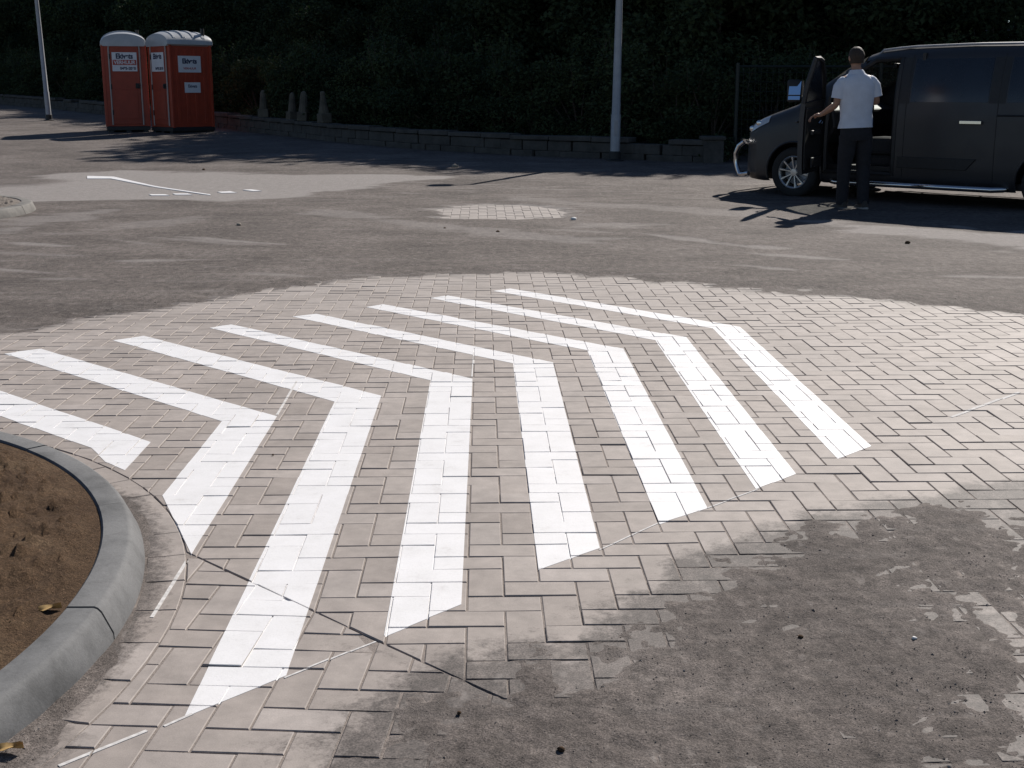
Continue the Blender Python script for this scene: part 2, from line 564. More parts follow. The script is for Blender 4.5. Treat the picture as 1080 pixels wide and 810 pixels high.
def dirt_T(x, y):
    x = np.asarray(x, float); y = np.asarray(y, float)
    n1 = fbm(x, y, .9, 4, 3); n2 = fbm(x, y, 5, 4, 13); n3 = fbm(x, y, 2.2, 4, 33, ax=.5)
    dfar = (y - np.interp(x, FE[:, 0], FE[:, 1])) + .30 * n1 + .20 * n2 + .38 * fbm(x, y, 1.3, 4, 23, ax=.6, ay=1.2)
    tf = np.clip(dfar * .045, -.03, .012) + .0025 * n2
    dn = sdpoly(x, y, NEAR_DIRT) + .10 * n1 + .08 * n2
    # ribbed, wheel-swept dust: ridges run away to the left
    s = x - .19 * y
    rib = fbm(s, y * .30, 8.5, 3, 57)
    right = sm(.7, 1.5, x)
    n5 = fbm(x, y, 21, 4, 113)
    tn = np.clip((dn - .05) * .035, -.03, .0026) + .0030 * n2 + .0045 * n3 + .0050 * n5 + .0016 * fbm(x, y, 47, 2, 131) + .0110 * rib * right - .0006 * right
    r = np.hypot(x - ISL[0], y - ISL[1]); th = np.degrees(np.arctan2(y - ISL[1], x - ISL[0]))
    ang = sm(52, 30, th) * sm(-95, -70, th)
    wid = .012 + .075 * sm(12, -22, th)
    dk = wid - (r - R_BOT) + .055 * n2 + .04 * n1
    tk = np.where(r > R_BOT - .05, np.clip(dk * .12, -.03, .010) + .002 * n2, -.03)
    tk = np.where(ang > .02, tk - .03 * (1 - ang), -.03)
    return np.maximum(np.maximum(tf, tn), tk)


def joint_dist(x, y, origin=(-.130, 3.562), yaw=-.0233, w=W_BRICK):
    ax, ay = math.sin(yaw), math.cos(yaw); rx, ry = math.cos(yaw), -math.sin(yaw)
    u = ((x - origin[0]) * rx + (y - origin[1]) * ry) / w; v = ((x - origin[0]) * ax + (y - origin[1]) * ay) / w
    ci, cj = np.floor(u), np.floor(v)
    k = np.mod(cj - ci, 4).astype(int)
    l, r, b, t = u - ci, ci + 1 - u, v - cj, cj + 1 - v
    big = 9.0
    d = np.minimum(np.minimum(np.where(k == 3, big, l), np.where(k == 0, big, r)), np.minimum(np.where(k == 2, big, b), np.where(k == 1, big, t)))
    return d * w


def make_ground():
    xs = np.unique(np.concatenate([np.linspace(-90, -16, 60), np.linspace(-16, -5, 100), np.arange(-5, -2.2, .05), np.arange(-2.2, 2.4, .017), np.arange(2.4, 6, .035), np.linspace(6, 16, 80), np.linspace(16, 90, 50)]).round(4))
    ys = np.unique(np.concatenate([np.linspace(-60, 1, 40), np.arange(1, 2.2, .05), np.arange(2.2, 4.6, .014), np.arange(4.6, 8.5, .026), np.arange(8.5, 17, .05), np.arange(17, 32, .12), np.linspace(32, 60, 90), np.linspace(60, 260, 60)]).round(4))
    X, Y = np.meshgrid(xs, ys)
    T = dirt_T(X, Y)
    far = sm(.15, 1.0, Y - np.interp(X, FE[:, 0], FE[:, 1]))
    und = .010 * fbm(X, Y, .6, 3, 71) + .006 * fbm(X, Y, 3.1, 3, 75)
    bed = -.0030
    clean = np.zeros_like(X)
    nn = fbm(X, Y, 1.7, 4, 91, ax=.5) ; n4 = fbm(X, Y, 6, 3, 97, ax=.4)
    for ci, (poly, wgt) in enumerate(CLEAN):
        sd = sdpoly(X, Y, poly) + (.42 * nn + .24 * n4 if ci < 8 else .05 * nn + .06 * n4)
        clean = np.maximum(clean, wgt * (sm(-.12, .12, sd) if ci < 8 else sm(-.06, .04, sd)))
    clean *= 1 - .9 * sm(-.2, .2, sdpoly(X, Y, DARK_TONGUE) + .3 * nn)
    patch = sm(-.05, .1, sdpoly(X, Y, CLEAN[1][0]) + .30 * nn + .14 * n4)
    dnr = sdpoly(X, Y, NEAR_DIRT)
    inn_ = sm(-.1, .15, dnr) * (Y < 5)
    jd = joint_dist(X, Y)
    settle = np.exp(-(jd / .009) ** 2) * inn_ * sm(-.35, .35, fbm(X, Y, 1.4, 3, 201) + .25)
    sx = X - .19 * Y
    lug = np.sin(2 * PI * (Y + .9 * np.abs(np.mod(sx, .34) - .17)) / .062) * sm(.10, .06, np.abs(np.mod(sx + .05, .34) - .17)) * inn_ * sm(-.1, .35, fbm(X, Y, 1.1, 3, 207))
    T = T - .0030 * settle + .0017 * lug
    Z = np.maximum(T, bed) + far * und * (1 - .85 * np.clip(clean, 0, 1))
    Z = Z * (1 - patch) + (bed) * patch
    Z = Z + slope(np.minimum(Y, 60)) + .13 * np.clip(back_dist(X, Y) - 1.0, 0, 22)
    bk = sm(.3, 1.2, back_dist(X, Y))
    Z = Z + bk * .05 * fbm(X, Y, 1.2, 3, 44)
    # inside the planted islands the sheet dips below the soil
    bedm = (T < bed + .001) & (Y < 11)
    nv = X.size; ny, nx = X.shape
    me = bpy.data.meshes.new('ground')
    co = np.stack([X, Y, Z], -1).reshape(-1, 3).astype(np.float32)
    i = np.arange(ny - 1)[:, None] * nx + np.arange(nx - 1)[None, :]
    q = np.stack([i, i + 1, i + nx + 1, i + nx], -1).reshape(-1, 4)
    me.vertices.add(nv); me.vertices.foreach_set('co', co.ravel())
    me.loops.add(q.size); me.loops.foreach_set('vertex_index', q.ravel().astype(np.int32))
    me.polygons.add(len(q)); me.polygons.foreach_set('loop_start', np.arange(0, q.size, 4, dtype=np.int32))
    me.polygons.foreach_set('use_smooth', np.ones(len(q), bool))
    me.update(calc_edges=True); me.validate()
    streaky = np.where(bedm, 0, .2 + .8 * sm(-.3, .6, fbm(X, Y, .35, 3, 62, ax=.6)))
    streaky = np.where(back_dist(X, Y) > 0, 0, streaky)
    thin = np.where(bedm | (back_dist(X, Y) > 0), 0, sm(.0045, -.001, T) * (1 - sm(.3, 1.2, Y - np.interp(X, FE[:, 0], FE[:, 1]))))
    thin = np.clip(thin * (1 - .9 * settle) + .35 * np.clip(lug, 0, 1), 0, 1)
    for nme, arr in (('thin', thin), ('clean', clean), ('streaky', streaky), ('bed', np.maximum(bedm * 1.0, 0.0))):
        a = me.attributes.new(nme, 'FLOAT', 'POINT'); a.data.foreach_set('value', arr.ravel().astype(np.float32))
    me.materials.append(M['ground'])
    o = bpy.data.objects.new('ground', me); link(o)
    tag(o, 'dusty grey lot surface of swept dirt over the pavers', kind='structure')
    return o


# ------------------------------------------------------------------ brick paving
def clip_half(poly, px, py, nx, ny):
    """keep the part of poly where (p - (px,py)).n >= 0"""
    out = []
    n = len(poly)
    for i in range(n):
        a = poly[i]; b = poly[(i + 1) % n]
        da = (a[0] - px) * nx + (a[1] - py) * ny
        db = (b[0] - px) * nx + (b[1] - py) * ny
        if da >= 0: out.append(a)
        if (da >= 0) != (db >= 0):
            t = da / (da - db)
            out.append((a[0] + (b[0] - a[0]) * t, a[1] + (b[1] - a[1]) * t))
    return out


def area(p):
    return .5 * sum(p[i][0] * p[(i + 1) % len(p)][1] - p[(i + 1) % len(p)][0] * p[i][1] for i in range(len(p)))


def inset(poly, d):
    res = poly
    n = len(poly)
    for i in range(n):
        a = poly[i]; b = poly[(i + 1) % n]
        ex, ey = b[0] - a[0], b[1] - a[1]
        L = math.hypot(ex, ey)
        if L < 1e-6: continue
        nx, ny = -ey / L, ex / L
        res = clip_half(res, a[0] + nx * d, a[1] + ny * d, nx, ny)
        if len(res) < 3: return []
    return res


C0, C1 = gp(233.7, 599.4), gp(476, 712)
_cl = math.hypot(C1[0] - C0[0], C1[1] - C0[1])
CUT_N = (-(C1[1] - C0[1]) / _cl, (C1[0] - C0[0]) / _cl)      # towards zone A (far side)


def herring(origin, yaw, x0, x1, y0, y1, w=W_BRICK):
    ax, ay = math.sin(yaw), math.cos(yaw)
    rx, ry = math.cos(yaw), -math.sin(yaw)
    cs = [((x - origin[0]) * rx + (y - origin[1]) * ry, (x - origin[0]) * ax + (y - origin[1]) * ay) for x in (x0, x1) for y in (y0, y1)]
    i0 = int(min(c[0] for c in cs) / w) - 2; i1 = int(max(c[0] for c in cs) / w) + 2
    j0 = int(min(c[1] for c in cs) / w) - 2; j1 = int(max(c[1] for c in cs) / w) + 2

    def wp(i, j):
        return (origin[0] + (i * rx + j * ax) * w, origin[1] + (i * ry + j * ay) * w)
    for i in range(i0, i1):
        for j in range(j0, j1):
            k = (j - i) % 4
            if k == 0: q = [wp(i, j), wp(i + 2, j), wp(i + 2, j + 1), wp(i, j + 1)]
            elif k == 1: q = [wp(i, j), wp(i + 1, j), wp(i + 1, j + 2), wp(i, j + 2)]
            else: continue
            cx = sum(p[0] for p in q) / 4; cy = sum(p[1] for p in q) / 4
            if x0 < cx < x1 and y0 < cy < y1: yield q, cx, cy


def all_bricks():
    out = []
    ymax = lambda x: float(np.interp(x, FE[:, 0], FE[:, 1])) + .9
    for q, cx, cy in herring((-.130, 3.562), -.0233, -5.2, 6.6, 1.3, 10.9):
        if cy > ymax(cx): continue
        if (cx - C0[0]) * CUT_N[0] + (cy - C0[1]) * CUT_N[1] < -.25: continue
        q = clip_half(q, C0[0], C0[1], *CUT_N)
        out.append((q, 0))
    for q, cx, cy in herring((-.676, 2.420), .066, -1.6, 3.2, 1.3, 3.6):
        if (cx - C0[0]) * CUT_N[0] + (cy - C0[1]) * CUT_N[1] > .25: continue
        q = clip_half(q, C0[0], C0[1], -CUT_N[0], -CUT_N[1])
        out.append((q, 0))
    res = []
    for q, b in out:
        if len(q) < 3: continue
        cx = sum(p[0] for p in q) / len(q); cy = sum(p[1] for p in q) / len(q)
        r = math.hypot(cx - ISL[0], cy - ISL[1])
        if r < R_BAND - .13: continue
        if r < R_BAND + .16:
            nx, ny = (cx - ISL[0]) / r, (cy - ISL[1]) / r
            q = clip_half(q, ISL[0] + nx * R_BAND, ISL[1] + ny * R_BAND, nx, ny)
        if len(q) < 3 or abs(area(q)) < .0007: continue
        q = [p for i, p in enumerate(q) if math.hypot(p[0] - q[i - 1][0], p[1] - q[i - 1][1]) > .006]
        if len(q) < 3: continue
        res.append((q, b))
    # soldier course following the kerb
    nb = int(2 * PI * (R_BOT + .055) / .205)
    for k in range(nb):
        a0, a1 = 2 * PI * k / nb, 2 * PI * (k + 1) / nb
        am = (a0 + a1) / 2
        ri, ro = R_BOT + .002, R_BAND + .001
        q = [(ISL[0] + r * math.cos(a), ISL[1] + r * math.sin(a)) for r, a in ((ri, a0), (ro, a0), (ro, am), (ro, a1), (ri, a1))]
        if area(q) < 0: q.reverse()
        res.append((q, 1))
    # bricks showing through the dust further off
    px = [p[0] for p in CLEAN[1][0]]; py = [p[1] for p in CLEAN[1][0]]
    for q, cx, cy in herring((-.130, 3.562), -.0233, min(px) - .4, max(px) + .4, min(py) - .4, max(py) + .4):
        res.append((q, 2))
    return res


BRICKS = []      # (outer polygon, z plane (z0, tx, ty, cx, cy), kind)


def make_paving():
    V, FACES, tone, pale = [], [], [], []
    rr = random.Random(5)
    for q, b in all_bricks():
        j = .0024 if b != 2 else .004
        o1 = inset(q, j); o2 = inset(q, j + .0022)
        if len(o1) < 3 or abs(area(o1)) < .0004: continue
        if len(o2) != len(o1): o2 = o1
        cx = sum(p[0] for p in q) / len(q); cy = sum(p[1] for p in q) / len(q)
        zb = float(slope(cy)) + (0.002 if b == 2 else 0)
        pl = (zb + rr.gauss(0, .0008), rr.gauss(0, .007), rr.gauss(0, .007), cx, cy)
        zf = lambda p: pl[0] + pl[1] * (p[0] - cx) + pl[2] * (p[1] - cy)
        n = len(o1); base = len(V)
        V += [(p[0], p[1], zb - .028) for p in o1] + [(p[0], p[1], zf(p) - .0019) for p in o1] + [(p[0], p[1], zf(p)) for p in o2]
        for i in range(n):
            k = (i + 1) % n
            FACES.append((base + i, base + k, base + n + k, base + n + i))
            FACES.append((base + n + i, base + n + k, base + 2 * n + k, base + 2 * n + i))
        t = min(max(rr.gauss(.5, .2), 0), 1)
        nv_ = 3 * n
        if n == 4 and b == 0 and cy < 5.2 and (nd_ := float(sdpoly(np.array([cx]), np.array([cy]), NEAR_DIRT)[0])) > -.4:
            A, B, Cc, D = o2
            lab = math.hypot(B[0] - A[0], B[1] - A[1]); lad = math.hypot(D[0] - A[0], D[1] - A[1])
            gx, gy = max(int(lab / .022), 1), max(int(lad / .022), 1)
            gb = len(V)
            for jj in range(gy + 1):
                for ii in range(gx + 1):
                    s_, t_ = ii / gx, jj / gy
                    p = tuple((A[q] * (1 - s_) + B[q] * s_) * (1 - t_) + (D[q] * (1 - s_) + Cc[q] * s_) * t_ for q in (0, 1))
                    V.append((p[0], p[1], zf(p)))
            for jj in range(gy):
                for ii in range(gx):
                    q0 = gb + jj * (gx + 1) + ii
                    FACES.append((q0, q0 + 1, q0 + gx + 2, q0 + gx + 1))
            nv_ += (gx + 1) * (gy + 1)
        else:
            FACES.append(tuple(base + 2 * n + i for i in range(n)))
        tone += [t] * nv_
        pale += [1.0 if b == 2 else 0.0] * nv_
        BRICKS.append((o1, pl, b))
    me = bpy.data.meshes.new('brick_paving')
    me.from_pydata(V, [], FACES); me.update()
    xy = np.array(V)
    T = dirt_T(xy[:, 0], xy[:, 1])
    bx, by = xy[:, 0], xy[:, 1]
    dn = sdpoly(bx, by, NEAR_DIRT)
    rib = fbm(bx - .19 * by, by * .30, 8.5, 3, 57)
    film = 1.25 * sm(-.24, .03, dn + .10 * fbm(bx, by, 5, 4, 13) + .06 * fbm(bx, by, 21, 3, 113))
    film *= 1 - .62 * sm(.7, 1.5, bx) * sm(.05, .40, -rib)
    film *= 1 - .30 * sm(.1, .6, fbm(bx, by, 9, 3, 141))
    nf = np.maximum(sm(-.008, .001, T) * (by > 5.4), sm(-.010, .001, T) * (bx < -.3) * (by <= 5.4))
    dust = np.where(np.array(pale) > .5, 0.0, np.maximum(nf, film))
    pl_ = np.maximum(np.array(pale), .8 * sm(6.2, 9.2, xy[:, 1]) )
    for nme, arr in (('tone', np.array(tone)), ('dust', dust), ('pale', pl_)):
        a = me.attributes.new(nme, 'FLOAT', 'POINT'); a.data.foreach_set('value', arr.astype(np.float32))
    me.materials.append(M['brick'])
    o = bpy.data.objects.new('brick_paving', me); link(o)
    tag(o, 'grey brown herringbone brick paving of the car park', kind='structure')


# ------------------------------------------------------------------ painted chevrons
STRIPES = [
    # upper far, outer apex, right end, left end, inner apex, lower far
    dict(a1=(-60, 392), b1=(158.9, 466.3), c1=(131.5, 496), c2=(88, 474), b2=(96.3, 472.4), a2=(-60, 418)),
    dict(a1=(42.2, 367.8), b1=(292, 439.4), c1=(201.5, 585), c2=(171, 523), b2=(234, 444.4), a2=(4.6, 373)),
    dict(a1=(151.9, 354.4), b1=(402, 417.2), c1=(301.7, 712.5), c2=(194, 757), b2=(352.8, 423.5), a2=(119, 358.9)),
    dict(a1=(243.9, 342.2), b1=(498.3, 399.6), c1=(486.5, 637.8), c2=(405, 671.7), b2=(453.9, 401.3), a2=(221, 345.7)),
    dict(a1=(333.7, 331.1), b1=(583.3, 382.4), c1=(632.6, 578), c2=(567.8, 601.3), b2=(541, 383.5), a2=(308.7, 334)),
    dict(a1=(404, 321), b1=(657.4, 368), c1=(746.3, 536), c2=(695.6, 552.6), b2=(619.4, 370), a2=(386.3, 324)),
    dict(a1=(472.4, 311.9), b1=(723.9, 355.8), c1=(839.8, 500), c2=(797.2, 516), b2=(690.6, 358.5), a2=(453.9, 314.6)),
    dict(a1=(538, 304.3), b1=(780.4, 344.6), c1=(919, 470.7), c2=(883.5, 484), b2=(751.7, 346.3), a2=(520.4, 307)),
]
STRIPE_LABELS = [
    'short white chevron at the left edge, running into the kerb of the soil island',
    'white chevron just right of the kerb, its near end cut along the curved brick border',
    'longest white chevron, its pointed tip nearest the viewer beside the kerb',
    'white chevron whose near leg stands almost upright in the middle of the paving',
    'white chevron with the fourth apex from the right, near end short of the dirt patch',
    'white chevron with the third apex from the right, between wider and narrower ones',
    'second white chevron from the right on the brick paving',
    'rightmost and farthest white chevron, with bare bricks to its right',
]


def clip_convex(poly, cp):
    if area(cp) < 0: cp = cp[::-1]
    r = poly
    for i in range(len(cp)):
        a = cp[i]; b = cp[(i + 1) % len(cp)]
        ex, ey = b[0] - a[0], b[1] - a[1]
        L = math.hypot(ex, ey)
        if L < 1e-6: continue
        r = clip_half(r, a[0], a[1], -ey / L, ex / L)
        if len(r) < 3: return []
    return r


def paint_on_bricks(quads, name, label, group, cat='road marking', lift=.0010, kinds=(0,), joints=True, mat='paint'):
    V, FC = [], []
    for qd in quads:
        if area(qd) < 0: qd = qd[::-1]
        xs = [p[0] for p in qd]; ys = [p[1] for p in qd]
        bx0, bx1, by0, by1 = min(xs) - .15, max(xs) + .15, min(ys) - .15, max(ys) + .15
        for o1, pl, b in BRICKS:
            if b not in kinds: continue
            if not (bx0 < pl[3] < bx1 and by0 < pl[4] < by1): continue
            c = clip_convex(o1, qd)
            if len(c) < 3 or abs(area(c)) < 2e-5: continue
            base = len(V)
            n = len(c)
            V += [(p[0], p[1], pl[0] + pl[1] * (p[0] - pl[3]) + pl[2] * (p[1] - pl[4]) + lift) for p in c]
            FC.append(tuple(range(base, base + n)))
            # thin dried edge of the film running down into the joint
            V += [(p[0], p[1], pl[0] + pl[1] * (p[0] - pl[3]) + pl[2] * (p[1] - pl[4]) - .0022) for p in c]
            for i in range(n):
                k = (i + 1) % n
                FC.append((base + n + i, base + n + k, base + k, base + i))
        if joints:
            base = len(V)
            V += [(p[0], p[1], -.0025) for p in qd]
            FC.append(tuple(range(base, base + len(qd))))
    me = bpy.data.meshes.new(name); me.from_pydata(V, [], FC); me.update()
    me.materials.append(M[mat])
    o = bpy.data.objects.new(name, me); link(o)
    tag(o, label, cat, group)
    return o


def make_stripes():
    for s, lab in zip(STRIPES, STRIPE_LABELS):
        g = {k: gp(*v) for k, v in s.items()}
        far = [g['a1'], g['a2'], g['b2'], g['b1']]
        near = [g['b1'], g['b2'], g['c2'], g['c1']]
        if s is STRIPES[0]:
            near = [g['b1'], g['b2'], g['c2'], gp(111, 487), g['c1']]
            quads = [far, [g['b1'], g['b2'], gp(111, 487), g['c1']]]
        elif s is STRIPES[1]:
            quads = [far, [g['b1'], g['b2'], g['c2'], gp(180, 541), g['c1']]]
        else:
            quads = [far, near]
        paint_on_bricks(quads, 'chevron_stripe', lab, 'white chevrons painted on the brick paving')

    def line(pts, w, label):
        quads = []
        for a, b in zip(pts[:-1], pts[1:]):
            ga, gb = gp(*a), gp(*b)
            dx, dy = gb[0] - ga[0], gb[1] - ga[1]; L = math.hypot(dx, dy)
            nx, ny = -dy / L * w / 2, dx / L * w / 2
            quads.append([(ga[0] - nx, ga[1] - ny), (gb[0] - nx, gb[1] - ny), (gb[0] + nx, gb[1] + ny), (ga[0] + nx, ga[1] + ny)])
        paint_on_bricks(quads, 'chalk_line', label, 'thin setting-out lines on the paving', 'chalk line', kinds=(0, 1), joints=False, lift=.0016, mat='chalk')
    line([(197, 592), (160, 651)], .010, 'thin white setting-out line crossing the brick border beside the kerb')
    line([(155, 771), (62, 808)], .010, 'thin white setting-out line in the bottom left corner of the paving')
    line([(203, 753), (173, 766)], .008, 'thin white line trailing from the nearest chevron tip')
    line([(398, 675), (300, 715)], .006, 'faint white guide line between two nearest chevron tips')
    line([(1075, 414), (1003, 440)], .016, 'faint white guide line far right on the bare bricks')
    line([(500, 372), (498, 398)], .010, 'faint white guide line above the middle chevron apex')
    line([(313, 402), (292, 438)], .010, 'faint white guide line rising from the second chevron apex')
    line([(632, 580), (696, 551)], .006, 'faint white guide line joining the middle right chevron ends')
    line([(746, 536), (800, 516)], .006, 'faint white guide line joining the right chevron ends')


def flat_mark(pts_px, name, label, group=None, cat='road marking', lift=.020):
    mb = MB()
    top = [gp(*p) for p in pts_px]
    if area(top) < 0: top = top[::-1]
    n = len(top)
    vs = [(x, y, float(slope(y)) + lift) for x, y in top] + [(x, y, float(slope(y)) - .01) for x, y in top]
    mb.add(vs, [tuple(range(n))] + [(i, i + n, (i + 1) % n + n, (i + 1) % n) for i in range(n)])
    o = mb.build(name, M['paint'])
    return tag(o, label, cat, group)


def make_far_marks():
    flat_mark([(92, 186.8), (92, 189.6), (117, 189.6), (165, 199), (222, 207.3), (222, 206.5), (165, 197.8), (120, 187.6)], 'painted_line',
              'long white painted line on the pale strip, left of the far markings')
    g = 'small white paint dashes at the end of the far line'
    for pts, l in (([(157, 206.4), (160, 207.6), (179, 207.6), (174, 206.4)], 'leftmost small white dash under the long far painted line'),
                   ([(182, 205.6), (185, 206.8), (203, 206.8), (198, 205.6)], 'white dash touching the right end of the long far painted line'),
                   ([(229, 203.8), (234, 205), (250, 204.7), (243, 203.2)], 'white dash between the long far line and the rightmost dash'),
                   ([(256, 201.6), (267, 203), (276, 202.6), (265, 201.2)], 'rightmost small white dash on the pale strip')):
        flat_mark(pts, 'painted_dash', l, g)


# ------------------------------------------------------------------ planted islands
def make_kerb(c, rin, rtop, rbot, h, zoff, joints, label, mat='kerb'):
    mb = MB()
    prof = [(rin - .004, -.05), (rin, h - .006), (rin + .006, h), (rtop - .012, h), (rtop - .003, h - .004), (rtop + .006, h - .014), (rbot - .003, .02), (rbot, -.05)]
    js = sorted(joints)
    for a0, a1 in zip(js, js[1:] + [js[0] + 360]):
        a0 += .10; a1 -= .10
        n = max(int((a1 - a0) / 2), 3)
        rings = []
        jz = random.uniform(-.002, .002)
        for k in range(n + 1):
            a = R(a0 + (a1 - a0) * k / n)
            rings.append([(c[0] + r * math.cos(a), c[1] + r * math.sin(a), z + zoff + jz) for r, z in prof])
        mb.loft(rings, 0, True)
    o = mb.build('kerb', M[mat], smooth=True)
    tag(o, label, kind='structure')
    return o


def make_soil(c, r, zoff, hgt, label, seed, mat):
    rings, k = 130, 420
    V = [(c[0], c[1], zoff + hgt)]
    rad = np.concatenate([np.linspace(.05, r * .45, 14), np.linspace(r * .45, r, rings - 14)])
    A = np.linspace(0, 2 * PI, k, endpoint=False)
    RR, AA = np.meshgrid(rad, A, indexing='ij')
    X = c[0] + RR * np.cos(AA); Y = c[1] + RR * np.sin(AA)
    n = .018 * fbm(X, Y, 3, 4, seed) + .016 * fbm(X, Y, 11, 4, seed + 9) + .032 * np.maximum(fbm(X, Y, 24, 3, seed + 4) - .12, 0) + .03 * np.maximum(fbm(X, Y, 47, 2, seed + 5) - .15, 0)
    Z = zoff + hgt * np.clip(1 - RR / r, 0, .5) * 1.2 + KH - .003 + n * sm(r, r - .12, RR) - .006 * sm(r - .1, r, RR)
    V += list(zip(X.ravel(), Y.ravel(), Z.ravel()))
    F = [(0, 1 + (i + 1) % k, 1 + i)[::-1] for i in range(k)]
    for a in range(rings - 1):
        for i in range(k):
            j = (i + 1) % k
            F.append((1 + a * k + i, 1 + (a + 1) * k + i, 1 + (a + 1) * k + j, 1 + a * k + j))
    V[0] = (c[0], c[1], float(Z[0].mean()))
    me = bpy.data.meshes.new('soil_bed'); me.from_pydata(V, [], F); me.update()
    me.polygons.foreach_set('use_smooth', [True] * len(me.polygons))
    me.materials.append(M[mat])
    o = bpy.data.objects.new('soil_bed', me); link(o)
    tag(o, label, kind='structure')


def pebble(name, x, y, z, s, mat, label, cat, group, seed):
    rr = random.Random(seed)
    bm = bmesh.new(); bmesh.ops.create_icosphere(bm, subdivisions=2, radius=1)
    off = Vector((rr.uniform(0, 50), rr.uniform(0, 50), 0))
    for v in bm.verts:
        d = 1 + .45 * mnoise.noise(v.co * 1.3 + off)
        v.co = Vector((v.co.x * s * d * rr.uniform(.95, 1.05), v.co.y * s * .8 * d, v.co.z * s * .62 * d))
    me = bpy.data.meshes.new(name); bm.to_mesh(me); bm.free()
    me.polygons.foreach_set('use_smooth', [True] * len(me.polygons))
    me.materials.append(M[mat])
    o = bpy.data.objects.new(name, me); link(o)
    o.location = (x, y, z + s * .35); o.rotation_euler = (0, 0, rr.uniform(0, 6))
    return tag(o, label, cat, group)


def dry_leaf(x, y, z, rz, s, label):
    mb = MB()
    nx_, ny_ = 7, 5
    top, bot = [], []
    for i in range(nx_):
        t = i / (nx_ - 1)
        wv = math.sin(PI * min(max(t, .04), .97)) ** .7 * .42 * s
        for j in range(ny_):
            f = j / (ny_ - 1) * 2 - 1
            zz = .006 + .20 * s * f * f + .10 * s * math.sin(t * 5 + f * 2)
            top.append(((t - .5) * s * 1.5, f * wv * (1 + .12 * math.sin(9 * t)), zz))
            bot.append((top[-1][0], top[-1][1], zz - .0012))
    fs = [(i * ny_ + j, (i + 1) * ny_ + j, (i + 1) * ny_ + j + 1, i * ny_ + j + 1) for i in range(nx_ - 1) for j in range(ny_ - 1)]
    mb.add(top, fs); mb.add(bot, [f[::-1] for f in fs])
    mb.tube([(-.75 * s, 0, .006), (-1.05 * s, .05 * s, .004)], .0012, 5)
    o = mb.build('dry_leaf', M['leafdry'], smooth=True)
    o.location = (x, y, z); o.rotation_euler = (R(8), R(-6), rz)
    return tag(o, label, 'leaf', 'dry leaves by the kerb')


def make_grit():
    rng = np.random.default_rng(3)
    P = []
    N = 60000
    px = rng.uniform(-40, 1140, N); py = 300 + 560 * rng.uniform(0, 1, N) ** .9
    v = -(py - 405) / F_PX; u = (px - 540) / F_PX
    t = -CAM_H / (-SP + v * CP)
    X, Y = u * t, (CP + v * SP) * t
    T = dirt_T(X, Y)
    keep = (T > .0004) & (np.hypot(X - ISL[0], Y - ISL[1]) > R_BOT + .004) & (rng.uniform(0, 1, N) < .25 + .5 * sm(-.2, .5, fbm(X, Y, 3, 3, 88)))
    X, Y, T = X[keep][:26000], Y[keep][:26000], T[keep][:26000]
    n = len(X)
    s = .0014 * np.exp(rng.normal(0, .42, n)) * (1 + .16 * np.maximum(Y - 2.5, 0))
    base = np.array([(1, 0, 0), (-.3, .9, 0), (-.6, -.8, 0), (.1, .1, .5), (-.1, 0, -.5)])
    fc = np.array([(0, 1, 3), (1, 2, 3), (2, 0, 3), (1, 0, 4), (2, 1, 4), (0, 2, 4)])
    ang = rng.uniform(0, 6.28, n)
    ca, sa = np.cos(ang), np.sin(ang)
    jit = rng.uniform(.6, 1.4, (n, 5, 3))
    b = base[None] * jit * s[:, None, None]
    co = np.empty((n, 5, 3))
    co[:, :, 0] = X[:, None] + b[:, :, 0] * ca[:, None] - b[:, :, 1] * sa[:, None]
    co[:, :, 1] = Y[:, None] + b[:, :, 0] * sa[:, None] + b[:, :, 1] * ca[:, None]
    co[:, :, 2] = T[:, None] + b[:, :, 2] + s[:, None] * .1
    F = (fc[None] + (np.arange(n) * 5)[:, None, None]).reshape(-1, 3)
    me = bpy.data.meshes.new('grit')
    me.from_pydata(co.reshape(-1, 3), [], F.tolist()); me.update()
    a = me.attributes.new('tone', 'FLOAT', 'POINT'); a.data.foreach_set('value', np.repeat(rng.uniform(0, 1, n), 5).astype(np.float32))
    me.materials.append(M['grit'])
    o = bpy.data.objects.new('grit', me); link(o)
    tag(o, 'loose sandy grit scattered over the dirt patches', 'grit', kind='stuff')


